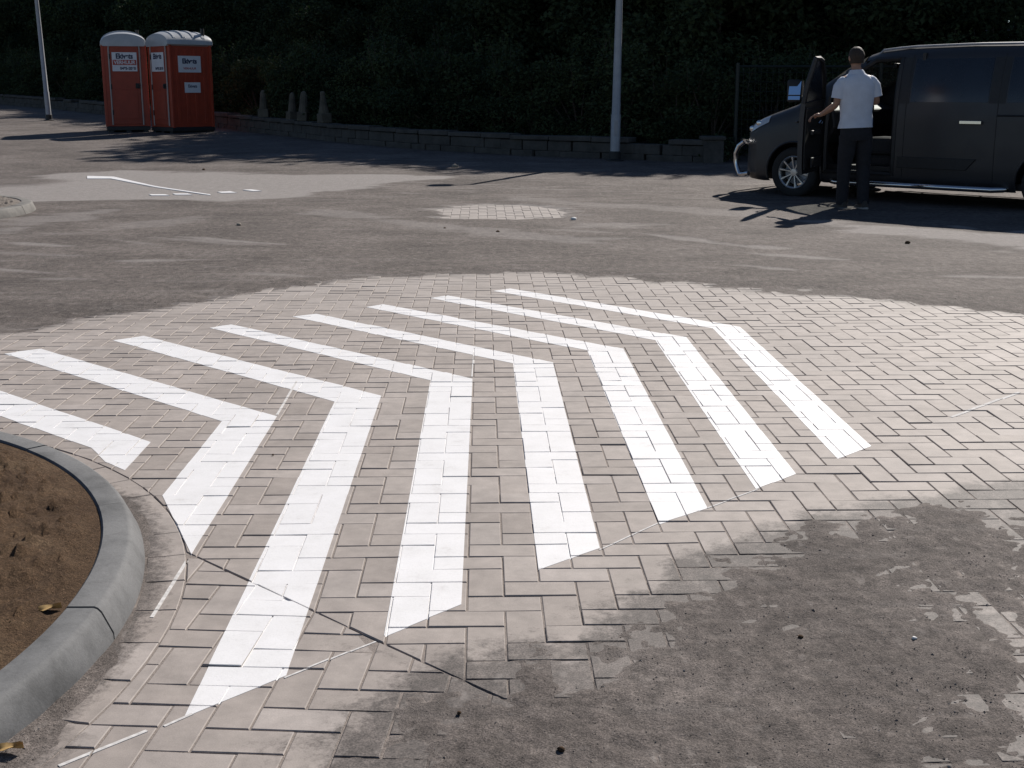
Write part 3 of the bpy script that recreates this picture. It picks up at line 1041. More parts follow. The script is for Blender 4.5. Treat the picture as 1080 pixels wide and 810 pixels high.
def make_islands():
    def ang(px, py):
        x, y = gp(px, py, KH)
        return math.degrees(math.atan2(y - ISL[1], x - ISL[0]))
    j = [ang(44, 470), ang(118, 531), ang(104, 640)]
    d = 21.0
    while j[-1] > -140: j.append(j[-1] - d)
    up = j[0]
    while up < 205: up += d; j.append(up)
    make_kerb(ISL, R_IN, R_TOP, R_BOT, KH, 0, j, 'curved grey concrete kerb round the soil island')
    make_soil(ISL, R_IN + .003, 0, .16, 'bare brown soil inside the kerbed island', 21, 'soil')
    c2 = (-7.15, 14.1)
    make_kerb(c2, 1.62, 1.74, 1.78, .11, 0, [0, 40, 80, 120, 160, 200, 240, 280, 320], 'rounded kerb of the small far island', 'kerb_old')
    make_soil(c2, 1.63, .02, .10, 'greyish soil of the small far island', 83, 'soil_grey')
    labs = [((40, 493), .017, 'pale pebble at the far edge of the soil bed near the kerb joint'),
            ((49, 519), .012, 'small tan pebble in the middle of the soil bed'),
            ((78, 525), .014, 'pale pebble lying close to the inner kerb edge'),
            ((42, 547), .010, 'thin flat stone alone in the soil bed'),
            ((85, 553), .012, 'dark clod beside the inner kerb edge'),
            ((10, 563), .011, 'pale speck of stone by the picture edge on the soil'),
            ((12, 522), .010, 'small buff pebble at the left rim of the soil')]
    for k, (p, s, l) in enumerate(labs):
        x, y = gp(*p, .09)
        pebble('pebble', x, y, .075, s, 'stone', l, 'pebble', 'pebbles on the soil bed', 100 + k)
    x, y = gp(53, 638, .1); dry_leaf(x, y, .085, .3, .036, 'curled tan leaf on the soil against the inner kerb edge')
    x, y = gp(4, 657, .1); dry_leaf(x, y, .085, 1.4, .030, 'pale dry leaf on the soil at the very left edge')
    x, y = gp(12, 797); dry_leaf(x, y, .012, .1, .036, 'brown dry leaf in the gutter dirt below the kerb')
    for k, (p, s, mat, l) in enumerate([((480, 177), .055, 'stone', 'grey stone on the asphalt near the tall lamp post shadow'),
                                        ((605, 233), .035, 'paper', 'white scrap on the dust beside the bare brick patch'),
                                        ((525, 246), .022, 'soil', 'dark clod on the dust in front of the bare brick patch'),
                                        ((469, 242), .015, 'soil', 'small dark clod left of the bare brick patch'),
                                        ((215, 180), .03, 'soil', 'dark clod beyond the pale strip near the toilets'),
                                        ((252, 239), .03, 'stone', 'small brown clod on the dust left of centre'),
                                        ((957, 258), .026, 'soil', 'dark clod in front of the van shadow'),
                                        ((592, 793), .009, 'soil', 'dark clod in the dirt at the bottom edge'),
                                        ((484, 754), .006, 'soil', 'tiny dark stone in the dirt near the bottom'),
                                        ((288, 480), .005, 'soil', 'tiny dark speck of grit on the bricks beside the third chevron'),
                                        ((964, 675), .007, 'paper', 'tiny white chip in the dirt at lower right'),
                                        ((844, 674), .008, 'soil', 'dark chip in the dirt patch right of centre')]):
        x, y = gp(*p)
        pebble('clod' if mat != 'paper' else 'scrap', x, y, float(slope(y)) + (.008 if p[1] < 300 else (.003 if p[1] > 560 else 0)), s, mat, l, 'debris', 'loose debris on the ground', 300 + k)

# ================================================================== BACKGROUND THINGS
def at_line(pl, s):
    """point and unit direction at arc length s of a polyline"""
    for a, b in zip(pl, pl[1:]):
        L = math.hypot(b[0] - a[0], b[1] - a[1])
        if s <= L or b is pl[-1]:
            t = s / L
            return (a[0] + (b[0] - a[0]) * t, a[1] + (b[1] - a[1]) * t), ((b[0] - a[0]) / L, (b[1] - a[1]) / L)
        s -= L


def pl_len(pl):
    return sum(math.hypot(b[0] - a[0], b[1] - a[1]) for a, b in zip(pl, pl[1:]))


def make_wall():
    rr = random.Random(3)
    root = empty('low_block_wall', (WALL[0][0], WALL[0][1], gz(*WALL[0])))
    tag(root, 'long low wall of rough grey blocks along the foot of the dark hedge', 'wall')
    ox, oy, oz = root.location
    body, cop = MB(), MB()
    total = pl_len(WALL)
    s = 0.0
    while s < total - .3:
        L = rr.uniform(.36, .52)
        (x, y), (tx, ty) = at_line(WALL, s + L / 2)
        g = gz(x, y)
        rz = math.atan2(ty, tx)
        z0 = -.06
        for c in range(2):
            hgt = .175
            Mx = Matrix.Translation((x - ox, y - oy, g - oz)) @ Matrix.Rotation(rz + rr.gauss(0, .02), 4, 'Z')
            off = (c * .5 - .25) * L
            body.box(-L / 2 + .004 + off, L / 2 - .004 + off, -.14 + rr.gauss(0, .008), .14, z0 + c * (hgt + .004), z0 + c * (hgt + .004) + hgt, 0, Mx)
        s += L
    s = 0.0
    while s < total - .3:
        L = rr.uniform(.7, .95)
        (x, y), (tx, ty) = at_line(WALL, s + L / 2)
        g = gz(x, y)
        Mx = Matrix.Translation((x - ox, y - oy, g - oz)) @ Matrix.Rotation(math.atan2(ty, tx), 4, 'Z')
        if rr.random() < .9:
            cop.box(-L / 2 + .006, L / 2 - .006, -.18, .18, .305, .305 + rr.uniform(.07, .095), 0, Mx)
        s += L
    b = body.build('blocks', M['block'], root, bevel=.012)
    c = cop.build('coping', M['block'], root, bevel=.012)
    p = MB()
    p.box(-.17, .17, -.2, .2, -.08, .40)
    p.box(-.2, .2, -.23, .23, .40, .46)
    p.build('end_pillar', M['block'], root, bevel=.015)


def make_posts():
    """pale stubby posts standing on the wall, right of the toilets"""
    data = [(279, 123, .62, .17, 'leftmost stubby tan post on the low wall, apart from the rest, right of the toilets'),
            (309, 123, .60, .16, 'second stubby tan post from the left on the low wall'),
            (321, 123.5, .64, .19, 'third stubby tan post on the low wall, close beside the second'),
            (343, 124, .66, .20, 'rightmost tan post on the low wall, broad foot and narrow top')]
    for k, (px, py, h, w, lab) in enumerate(data):
        u = (px - 540) / F_PX
        # stand on the ground just in front of the wall on this line of sight
        best = None
        for d in np.arange(24, 40, .1):
            x = u * (CP * d + SP * (CAM_H - float(slope(d))))
            if back_dist(np.array([x]), np.array([d]))[0] > -.02:
                best = (x, d); break
        x, d = best
        mb = MB()
        prof = [(w * .62, 0), (w * .60, h * .3), (w * .5 if k < 3 else w * .42, h * .55), (w * .40 if k < 3 else w * .27, h * .85), (w * .28, h * .96), (w * .1, h)]
        mb.lathe(prof, 'z', 10)
        mb.box(-w * .75, w * .75, -w * .6, w * .6, -.02, h * .28)
        o = mb.build('stub_post', M['postwood'], bevel=.02)
        o.location = (x, d, gz(x, d) + .395); o.rotation_euler = (R(2 * (k % 3 - 1)), R(2 * (k % 2)), k * .7)
        tag(o, lab, 'post', 'stubby posts on the low wall')


def make_fence():
    pl = [(3.9, 22.6), (6, 22.3), (14, 20.9), (24, 18.8)]
    x0, y0 = pl[0]
    root = empty('wire_fence', (x0, y0, gz(x0, y0)))
    tag(root, 'dark wire fence with a thin top rail behind the parked van', 'fence')
    oz = gz(x0, y0)
    rail, wires = MB(), MB()
    total = pl_len(pl)
    n = int(total / .5)
    pts = []
    for k in range(n + 1):
        (x, y), t = at_line(pl, min(k * .5, total - .01))
        pts.append((x - x0, y - y0, gz(x, y) - oz))
    rail.tube([(p[0], p[1], p[2] + 1.62) for p in pts], .022, 6)
    rail.build('top_rail', M['fence'], root)
    for z in np.arange(.08, 1.6, .16):
        wires.tube([(p[0], p[1], p[2] + z) for p in pts], .004, 4)
    for k in range(0, n * 5):
        (x, y), t = at_line(pl, min(k * .1, total - .01))
        zz = gz(x, y) - oz
        wires.tube([(x - x0, y - y0, zz + .05), (x - x0, y - y0, zz + 1.6)], .003, 3)
    wires.build('wire_mesh', M['fence'], root)
    s = 0
    while s < total:
        (x, y), t = at_line(pl, s)
        m = MB(); m.tube([(x - x0, y - y0, gz(x, y) - oz - .1), (x - x0, y - y0, gz(x, y) - oz + 1.68)], .035, 8)
        m.build('post', M['fence'], root)
        s += 2.4


def leaf_cloud(mb, centres, n, rr, size):
    """n small folded leaves scattered through a set of uneven clumps"""
    wts = [c[3] * c[4] * c[5] for c in centres]
    tot = sum(wts)
    for c, w in zip(centres, wts):
        cx, cy, cz, rx, ry, rz = c
        for _ in range(int(n * w / tot)):
            while True:
                p = Vector((rr.uniform(-1, 1), rr.uniform(-1, 1), rr.uniform(-1, 1)))
                if p.length <= 1: break
            p = p * (p.length ** -.35 if p.length > 1e-3 else 1)
            q = Vector((cx + p.x * rx, cy + p.y * ry, max(cz + p.z * rz, .05)))
            s = size * rr.uniform(.6, 1.4)
            d = Vector((rr.gauss(0, 1), rr.gauss(0, 1), rr.gauss(-.25, .7))).normalized()
            e = d.cross(Vector((rr.gauss(0, 1), rr.gauss(0, 1), rr.gauss(0, 1)))).normalized()
            nrm = d.cross(e)
            m1 = q + d * s * .5
            tip = q + d * s
            mb.add([q, m1 + e * s * .28 + nrm * s * .08, tip, m1 - e * s * .28 + nrm * s * .08], [(0, 1, 2), (0, 2, 3)])


def copy_tree(o, parent=None):
    c = o.copy(); COL.objects.link(c)
    if parent is not None:
        c.parent = parent
    for ch in list(o.children): copy_tree(ch, c)
    return c


def make_shrub(seed, h, w, nleaf, label, group):
    rr = random.Random(seed)
    root = empty('shrub', (0, 0, 0))
    tag(root, label, 'shrub', group)
    st, fo = MB(), MB()
    cl = []
    for k in range(rr.randint(13, 17)):
        a = rr.uniform(0, 2 * PI); rad = w * rr.uniform(.05, .50)
        z = h * rr.uniform(.12, .92)
        rad *= 1.05 - .45 * (z / h) ** 2
        cl.append((rad * math.cos(a), rad * math.sin(a), z, w * rr.uniform(.18, .30), w * rr.uniform(.18, .30), h * rr.uniform(.10, .17)))
        st.tube([(rr.uniform(-.1, .1), rr.uniform(-.1, .1), -.1), (rad * .4 * math.cos(a), rad * .4 * math.sin(a), z * .55), (rad * math.cos(a), rad * math.sin(a), z)], [.028, .018, .006], 5)
    for k in range(7):     # long shoots sticking out at the top
        a = rr.uniform(0, 2 * PI); rad = w * rr.uniform(.0, .4)
        b = Vector((rad * math.cos(a), rad * math.sin(a), h * .75))
        t = b + Vector((rr.uniform(-.2, .2), rr.uniform(-.2, .2), h * rr.uniform(.18, .38)))
        st.tube([b, t], [.008, .003], 4)
        for i in range(5):
            p = b.lerp(t, i / 4)
            cl.append((p.x, p.y, p.z, .10, .10, .10))
    leaf_cloud(fo, cl, nleaf, rr, .085)
    st.build('stems', M['bark'], root)
    fo.build('foliage', M['leaf_a'], root)
    return root


def make_tree(seed, h, w, nleaf, label, group, base=.25):
    rr = random.Random(seed)
    root = empty('tree', (0, 0, 0))
    tag(root, label, 'tree', group)
    tk, fo = MB(), MB()
    lean = Vector((rr.uniform(-.3, .3), rr.uniform(-.3, .3), 0))
    r0 = .035 * h / 2
    pts = [Vector((0, 0, -.2)), Vector((0, 0, .15)) , lean * .3 + Vector((0, 0, h * .3)), lean * .7 + Vector((.05, 0, h * .6)), lean + Vector((0, 0, h * .93))]
    tk.tube(pts, [r0 * 1.5, r0, r0 * .8, r0 * .5, r0 * .1], 9)
    cl = []
    for k in range(24):
        t = rr.uniform(base, .97)
        z = h * t
        a = k * 2.4 + rr.uniform(-.5, .5)
        prof = math.sin(PI * min(max((t - base * .55) / (1.02 - base * .55), .05), .98)) ** .7
        rad = w * .5 * prof * rr.uniform(.55, 1.0)
        b = lean * t + Vector((0, 0, z * .82))
        e = lean * t + Vector((rad * math.cos(a), rad * math.sin(a), z))
        tk.tube([b, b.lerp(e, .5) + Vector((0, 0, .1)), e], [r0 * .35 * (1.1 - t), r0 * .2 * (1.1 - t) + .006, .006], 5)
        s = w * rr.uniform(.13, .22)
        cl.append((e.x, e.y, e.z, s, s, s * .75))
        m = b.lerp(e, .6)
        cl.append((m.x, m.y, m.z, s * .8, s * .8, s * .6))
    leaf_cloud(fo, cl, nleaf, rr, .16)
    tk.build('trunk', M['bark'], root)
    fo.build('crown', M['leaf_b'], root)
    return root


def plant_everything():
    rr = random.Random(17)
    line = [(34, 16), (26, 18.3), (14, 20.9), (6, 22.4)] + WALL + [(-30, 63), (-40, 76)]
    total = pl_len(line)
    sh = [make_shrub(200 + k, 2.05, 1.9, 5200, 'dark leafy shrub in the shaded hedge behind the low wall', 'shrubs of the shaded hedge') for k in range(4)]
    used = [False] * 4
    s = 6.0; k = 0
    while s < total - 1:
        (x, y), (tx, ty) = at_line(line, s)
        nx, ny = ty, -tx           # behind the wall
        if back_dist(np.array([x + nx]), np.array([y + ny]))[0] < back_dist(np.array([x - nx]), np.array([y - ny]))[0]: nx, ny = -nx, -ny
        for row, (off, scl) in enumerate(((rr.uniform(.9, 1.35), rr.uniform(.86, 1.06)), (rr.uniform(2.3, 2.9), rr.uniform(.96, 1.12)))):
            if row == 1 and k % 2: continue
            i = (k + row * 2) % 4
            o = sh[i] if not used[i] else copy_tree(sh[i])
            used[i] = True
            px, py = x + nx * off + rr.uniform(-.2, .2), y + ny * off
            sl = 1.0
            if x < -6: scl *= .92
            if 1.9 < x < 9.5: scl *= .90
            scl *= .94
            o.location = (px, py, gz(px, py) - .05)
            o.rotation_euler = (0, 0, rr.uniform(0, 6.28)); o.scale = (scl * 1.05, scl * 1.05, scl)
        k += 1
        s += 1.05
    tr = [make_tree(400 + k, 5.0, 4.4, 13000, 'dark broad tree in the shaded wood behind the hedge', 'trees of the shaded wood') for k in range(3)]
    used = [False] * 3
    k = 0
    for off, step, scl in ((4.4, 2.2, .80), (7.4, 2.3, 1.12), (11.5, 2.8, 1.55), (16, 3.2, 2.1), (20, 3.4, 2.4), (25, 3.6, 2.8)):
        s = 3.0 + off * .3
        while s < total - 1:
            (x, y), (tx, ty) = at_line(line, s)
            nx, ny = -ty, tx
            if back_dist(np.array([x + nx]), np.array([y + ny]))[0] < 0: nx, ny = ty, -tx
            i = k % 3
            o = tr[i] if not used[i] else copy_tree(tr[i])
            used[i] = True
            px, py = x + nx * (off + rr.uniform(-.5, .5)), y + ny * (off + rr.uniform(-.5, .5))
            q = scl * rr.uniform(.90, 1.07) * (1.0 - .27 * float(sm(-2.5, -6, x)) * float(sm(-13, -10, x)))
            o.location = (px, py, gz(px, py) - .05); o.rotation_euler = (0, 0, rr.uniform(0, 6.28))
            o.scale = (q, q, q)
            k += 1
            s += step * rr.uniform(.9, 1.1)


# ------------------------------------------------------------------ lamp posts
def make_lamp(px, py, h, r, label, lean, head_len):
    x, y = gp(px, py)
    root = empty('lamp_post', (x, y, float(slope(y))))
    root.rotation_euler = (0, lean, 0)
    tag(root, label, 'lamp post', 'galvanised lamp posts at the edge of the lot')
    p = MB(); p.lathe([(r, -.1), (r, .8), (r * .88, .82), (r * .72, h * .7), (r * .6, h)], 'z', 16)
    p.build('pole', M['galv'], root, smooth=True)
    c = MB(); c.lathe([(r * 1.9, -.02), (r * 1.9, .03), (r * 1.25, .05), (r * 1.2, .17), (r * 1.02, .18)], 'z', 16)
    c.build('base_collar', M['black'], root, smooth=True)
    d = MB(); d.box(-.035, .035, -r * 1.02, -r * .6, .45, .72); d.build('service_hatch', M['galv'], root, bevel=.006)
    a = MB(); a.tube([(0, 0, h - .03), (-.1, -.03, h + .05), (-.3, -.1, h + .06)], .025, 8); a.build('arm', M['galv'], root)
    hd = MB(); hd.loft([[(-.25 - u * head_len, -.1 + wy * (.10 + .05 * math.sin(PI * u)), h + .03 + hz) for wy, hz in ((-1, 0), (-.8, .07), (.8, .07), (1, 0), (.8, -.03), (-.8, -.03))] for u in (0, .3, .7, 1)])
    hl = hd.build('lamp_head', M['galv'], root, bevel=.008)
    g = MB(); g.box(-.25 - head_len * .8, -.25 - head_len * .2, -.17, -.03, h - .012, h + .004); g.build('diffuser', M['lens'], hl)
    return root


# ------------------------------------------------------------------ portable toilets
def make_toilet(px, py, rz, label, big_sign_lines, side_signs, lit_roof):
    x, y = gp(px, py)
    root = empty('portable_toilet', (x, y, float(slope(y)) + .01), rz)
    tag(root, label, 'toilet', 'portable toilets by the hedge')
    w, d, h, top = .97, 1.10, 2.06, .26
    # front faces -y
    sk = MB()
    sk.box(-w / 2 - .02, w / 2 + .02, -d / 2 - .03, d / 2 + .02, .03, .13)
    for q in (-.4, 0, .4): sk.box(q - .06, q + .06, -d / 2 - .02, d / 2 + .01, -.03, .035)
    sk.build('skid_base', M['black'], root, bevel=.01)

    def arch(hw, z1, rise, n=12):
        return [(-hw * math.cos(PI * k / n), z1 + rise * math.sin(PI * k / n)) for k in range(n + 1)]
    b = MB()
    out = [(-w / 2, .13)] + arch(w / 2, h, top - .05) + [(w / 2, .13)]
    dep = [(-d / 2), (d / 2)]
    rings = [[(p[0], yy, p[1]) for p in out] for yy in dep]
    b.loft(rings, 0, True)
    for sx in (-1, 1):           # ribs pressed into the side walls
        for q in (-.36, -.12, .12, .36):
            b.box(min(sx * w / 2, sx * (w / 2 + .016)), max(sx * w / 2, sx * (w / 2 + .016)), q - .045, q + .045, .22, h - .12)
        for q in (-1, 1):
            b.box(sx * w / 2 - .03, sx * w / 2 + .03, q * (d / 2 - .02) - .03, q * (d / 2 - .02) + .03, .12, h - .02)
    b.build('cabin', M['orange'], root, bevel=.01)
    dr = MB()
    hw, dz = .33, .17
    o = [(-hw, .18)] + arch(hw, h - .12, .24) + [(hw, .18)]
    dr.loft([[(p[0], -d / 2 - .028, p[1]) for p in o], [(p[0], -d / 2 - .003, p[1]) for p in o]], 0, True)
    dr.box(-hw + .07, hw - .07, -d / 2 - .040, -d / 2 - .026, .30, 1.00)
    door = dr.build('door', M['orange_dark'], root, bevel=.008)
    fr = MB()
    path = [(-hw - .025, -d / 2 - .022, .16)] + [(p[0], -d / 2 - .022, p[1]) for p in arch(hw + .025, h - .12, .265)] + [(hw + .025, -d / 2 - .022, .16)]
    fr.tube(path, .020, 6)
    fr.build('door_frame', M['trim'], root)
    hd = MB(); hd.box(.22, .32, -d / 2 - .055, -d / 2 - .028, 1.02, 1.14); hd.box(.25, .29, -d / 2 - .085, -d / 2 - .055, 1.04, 1.12)
    hd.build('handle', M['black'], door, bevel=.006)
    for z in (.4, 1.0, 1.7):
        hg = MB(); hg.tube([(-hw - .005, -d / 2 - .035, z), (-hw - .005, -d / 2 - .035, z + .12)], .014, 6)
        hg.build('hinge', M['black'], door)
    # domed roof with raised ribs
    rf = MB()
    n = 16
    rings = []
    for yy, dr_ in ((-d / 2 - .06, -.05), (-d / 2 - .05, -.01), (-d / 2 + .06, .03), (0, .055), (d / 2 - .06, .03), (d / 2 + .05, -.01), (d / 2 + .06, -.05)):
        hw2 = w / 2 + .045 + min(dr_, 0) * .3
        rings.append([(-hw2 * math.cos(PI * k / n), yy, h - .02 + (top + dr_) * max(math.sin(PI * k / n), 0) ** .8) for k in range(n + 1)] + [(hw2 * .9, yy, h - .06), (-hw2 * .9, yy, h - .06)])
    rf.loft(rings, 0, True)
    roof = rf.build('roof', M['roofgrey'], root, smooth=True)
    for yy in (-.38, -.13, .13, .38):
        rb = MB()
        hw2 = w / 2 + .03
        ring = []
        for k in range(1, n):
            a = PI * k / n
            cx, cz = -hw2 * math.cos(a), h - .02 + (top + .055 * (1 - abs(yy) / .62)) * math.sin(a) ** .8
            ring.append([(cx, yy - .06, cz - .012), (cx, yy - .035, cz + .034), (cx, yy + .035, cz + .034), (cx, yy + .06, cz - .012)])
        rb.loft(ring, 0, True)
        rb.build('rib', M['roofgrey'], roof)
    vp = MB(); vp.tube([(w / 2 - .12, d / 2 - .12, h + .02), (w / 2 - .12, d / 2 - .12, h + top + .10)], .045, 10)
    vp.build('vent_pipe', M['black'], root)
    # signs
    yf = -d / 2 - .036
    sg = MB(); sg.box(-.285, .285, yf - .008, yf, 1.42, 1.86)
    s1 = sg.build('sign', M['signwhite'], door)
    a, b2, c2 = big_sign_lines
    text_obj('lettering', a, .165, M['navy'], s1, (-.0, yf - .009, 1.765), (R(90), 0, 0), .007, .84)
    if b2:
        bd = MB(); bd.box(-.27, .27, yf - .0105, yf - .008, 1.565, 1.685); bd.build('red_band', M['signred'], s1)
        text_obj('lettering', b2, .115, M['signwhite'], s1, (0, yf - .0112, 1.622), (R(90), 0, 0), .003, .95)
    text_obj('lettering', c2, .088, M['navy'], s1, (.07, yf - .009, 1.485), (R(90), 0, 0), .004, .95)
    if side_signs:
        xs = w / 2 + .018
        s2 = MB(); s2.box(xs, xs + .008, -.34, .26, 1.40, 1.78); so = s2.build('sign', M['signwhite'], root)
        text_obj('lettering', a, .155, M['navy'], so, (xs + .0095, -.04, 1.655), (R(90), 0, R(90)), .007, .88)
        text_obj('lettering', 'VERHUUR', .07, M['signred'], so, (xs + .0095, -.04, 1.49), (R(90), 0, R(90)), .001, 1.1)
        s3 = MB(); s3.box(xs, xs + .008, -.20, .22, .93, 1.17); so3 = s3.build('small_sign', M['signwhite'], root)
        text_obj('lettering', a, .10, M['navy'], so3, (xs + .0095, .01, 1.08), (R(90), 0, R(90)), .002, .85)
    return root


def make_toilets():
    make_toilet(135.5, 138.6, R(18), 'left orange red portable toilet with its sign door facing the lot', ('Ekivets', 'VERHUUR', '0485-2060'), False, False)
    make_toilet(194.0, 139.6, R(-46), 'right orange red portable toilet turned sideways, bright ribbed roof and two side signs', ('Ekivets', None, '0485-2060'), True, True)

# ================================================================== VAN
WB = 3.28
ZT = np.array([(-.93, .66), (-.90, .80), (-.84, .92), (-.72, 1.02), (-.5, 1.10), (-.25, 1.18), (-.05, 1.25), (.10, 1.36), (.30, 1.52), (.60, 1.73), (.85, 1.87), (1.05, 1.93), (1.4, 1.965), (2.2, 1.98), (3.6, 1.965), (4.03, 1.93), (4.18, 1.86), (4.24, 1.70)])
ZB = np.array([(-.93, .30), (-.85, .22), (-.5, .20), (0, .22), (3.28, .22), (4.08, .26), (4.24, .34)])
INS = np.array([(-.93, .42), (-.90, .33), (-.84, .23), (-.75, .14), (-.6, .065), (-.4, .02), (-.1, 0), (3.7, 0), (4.03, .02), (4.18, .07), (4.24, .13)])
VW = 1.95
FRAC_B = np.array([0, .05, .14, .30, .50, .62, .70, .80, .88, .93, .965, .985, 1.0])
IN_B = np.array([.07, .025, .006, .000, .004, .020, .042, .080, .118, .150, .200, .270, .40])
IN_H = np.array([.07, .025, .006, .000, .004, .008, .012, .022, .045, .075, .125, .20, .36])


def half_section(u):
    zt = float(np.interp(u, ZT[:, 0], ZT[:, 1])); zb = float(np.interp(u, ZB[:, 0], ZB[:, 1])); ins = float(np.interp(u, INS[:, 0], INS[:, 1]))
    t = float(sm(1.15, 1.85, zt))
    inn = IN_H * (1 - t) + IN_B * t
    zz = zb + (zt - zb) * FRAC_B
    return zz, inn + ins, zt


def side_y(u, z):
    zz, yy, zt = half_section(u)
    return float(np.interp(z, zz, yy))


def van_patch(corners, nu, nv, off, side=0):
    """grid over the body side through four (u, z) corners: bl, br, tr, tl"""
    (a, b, c, d) = [Vector((q[0], q[1], 0)) for q in corners]
    rows = []
    for j in range(nv + 1):
        t = j / nv
        row = []
        for i in range(nu + 1):
            s = i / nu
            p = (a.lerp(b, s)).lerp(d.lerp(c, s), t)
            y = side_y(p.x, p.y) - off
            row.append((p.x, y if side == 0 else VW - y, p.y))
        rows.append(row)
    return rows


def grid_faces(rows, mb, m=0, flip=False):
    n = len(rows[0])
    vs = [p for r in rows for p in r]
    fs = []
    for j in range(len(rows) - 1):
        for i in range(n - 1):
            f = (j * n + i, j * n + i + 1, (j + 1) * n + i + 1, (j + 1) * n + i)
            fs.append(f[::-1] if flip else f)
    mb.add(vs, fs, m)


def solid_patch(mb, corners, nu, nv, off, thick, side=0):
    A = van_patch(corners, nu, nv, off, side)
    s = 1 if side == 0 else -1
    B = [[(p[0], p[1] + s * thick, p[2]) for p in r] for r in A]
    n, m_ = len(A[0]), len(A)
    vs = [p for r in A for p in r] + [p for r in B for p in r]
    N = n * m_
    fs = []
    for j in range(m_ - 1):
        for i in range(n - 1):
            f = (j * n + i, j * n + i + 1, (j + 1) * n + i + 1, (j + 1) * n + i)
            fs.append(f); fs.append(tuple(N + q for q in f[::-1]))
    edge = [i for i in range(n)] + [j * n + n - 1 for j in range(1, m_)] + [(m_ - 1) * n + i for i in range(n - 2, -1, -1)] + [j * n for j in range(m_ - 2, 0, -1)]
    for k in range(len(edge)):
        p, q = edge[k], edge[(k + 1) % len(edge)]
        fs.append((q, p, N + p, N + q))
    mb.add(vs, fs)


def make_wheel(parent, u, y, side):
    root = empty('wheel', (0, 0, 0)); root.parent = parent
    root.location = (u, y, .335)
    s = -1 if side == 0 else 1           # outward direction in local y
    ty = MB()
    prof = [(.205, -.09), (.23, -.105), (.30, -.108), (.325, -.09), (.335, -.06), (.335, .06), (.325, .09), (.30, .108), (.23, .105), (.205, .09)]
    ty.lathe(prof, 'y', 40, cap=False)
    ty.build('tyre', M['rubber'], root, smooth=True)
    rm = MB()
    rm.lathe([(.215, -.09), (.222, s * .098), (.212, s * .104), (.195, s * .09), (.19, -.08 * s)], 'y', 40, cap=False)
    rm.lathe([(.055, s * .03), (.055, s * .082), (.045, s * .092), (.0005, s * .094)], 'y', 20, cap=True)
    for k in range(10):
        pair = (k // 2) * 72 + (11 if k % 2 else -11)
        a = R(pair + 9); a2 = R((k // 2) * 72 + 9 + (17 if k % 2 else -17))
        p0 = Vector((.045 * math.cos(a), s * .078, .045 * math.sin(a)))
        p1 = Vector((.208 * math.cos(a2), s * .088, .208 * math.sin(a2)))
        dr = (p1 - p0).normalized(); sd = dr.cross(Vector((0, 1, 0))).normalized()
        ring = []
        for t, w in ((0, .013), (.5, .013), (1, .021)):
            p = p0.lerp(p1, t)
            ring.append([p - sd * w + Vector((0, 0, 0)), p - sd * w * .5 + Vector((0, s * .010, 0)), p + sd * w * .5 + Vector((0, s * .010, 0)), p + sd * w, p + sd * w * .8 - Vector((0, s * .03, 0)), p - sd * w * .8 - Vector((0, s * .03, 0))])
        rm.loft(ring)
    rm.build('rim', M['alloy'], root, smooth=True)
    dk = MB(); dk.lathe([(.001, s * .01), (.16, s * .01), (.16, s * .025), (.001, s * .025)], 'y', 24); dk.build('brake_disc', M['galv'], root)
    return root


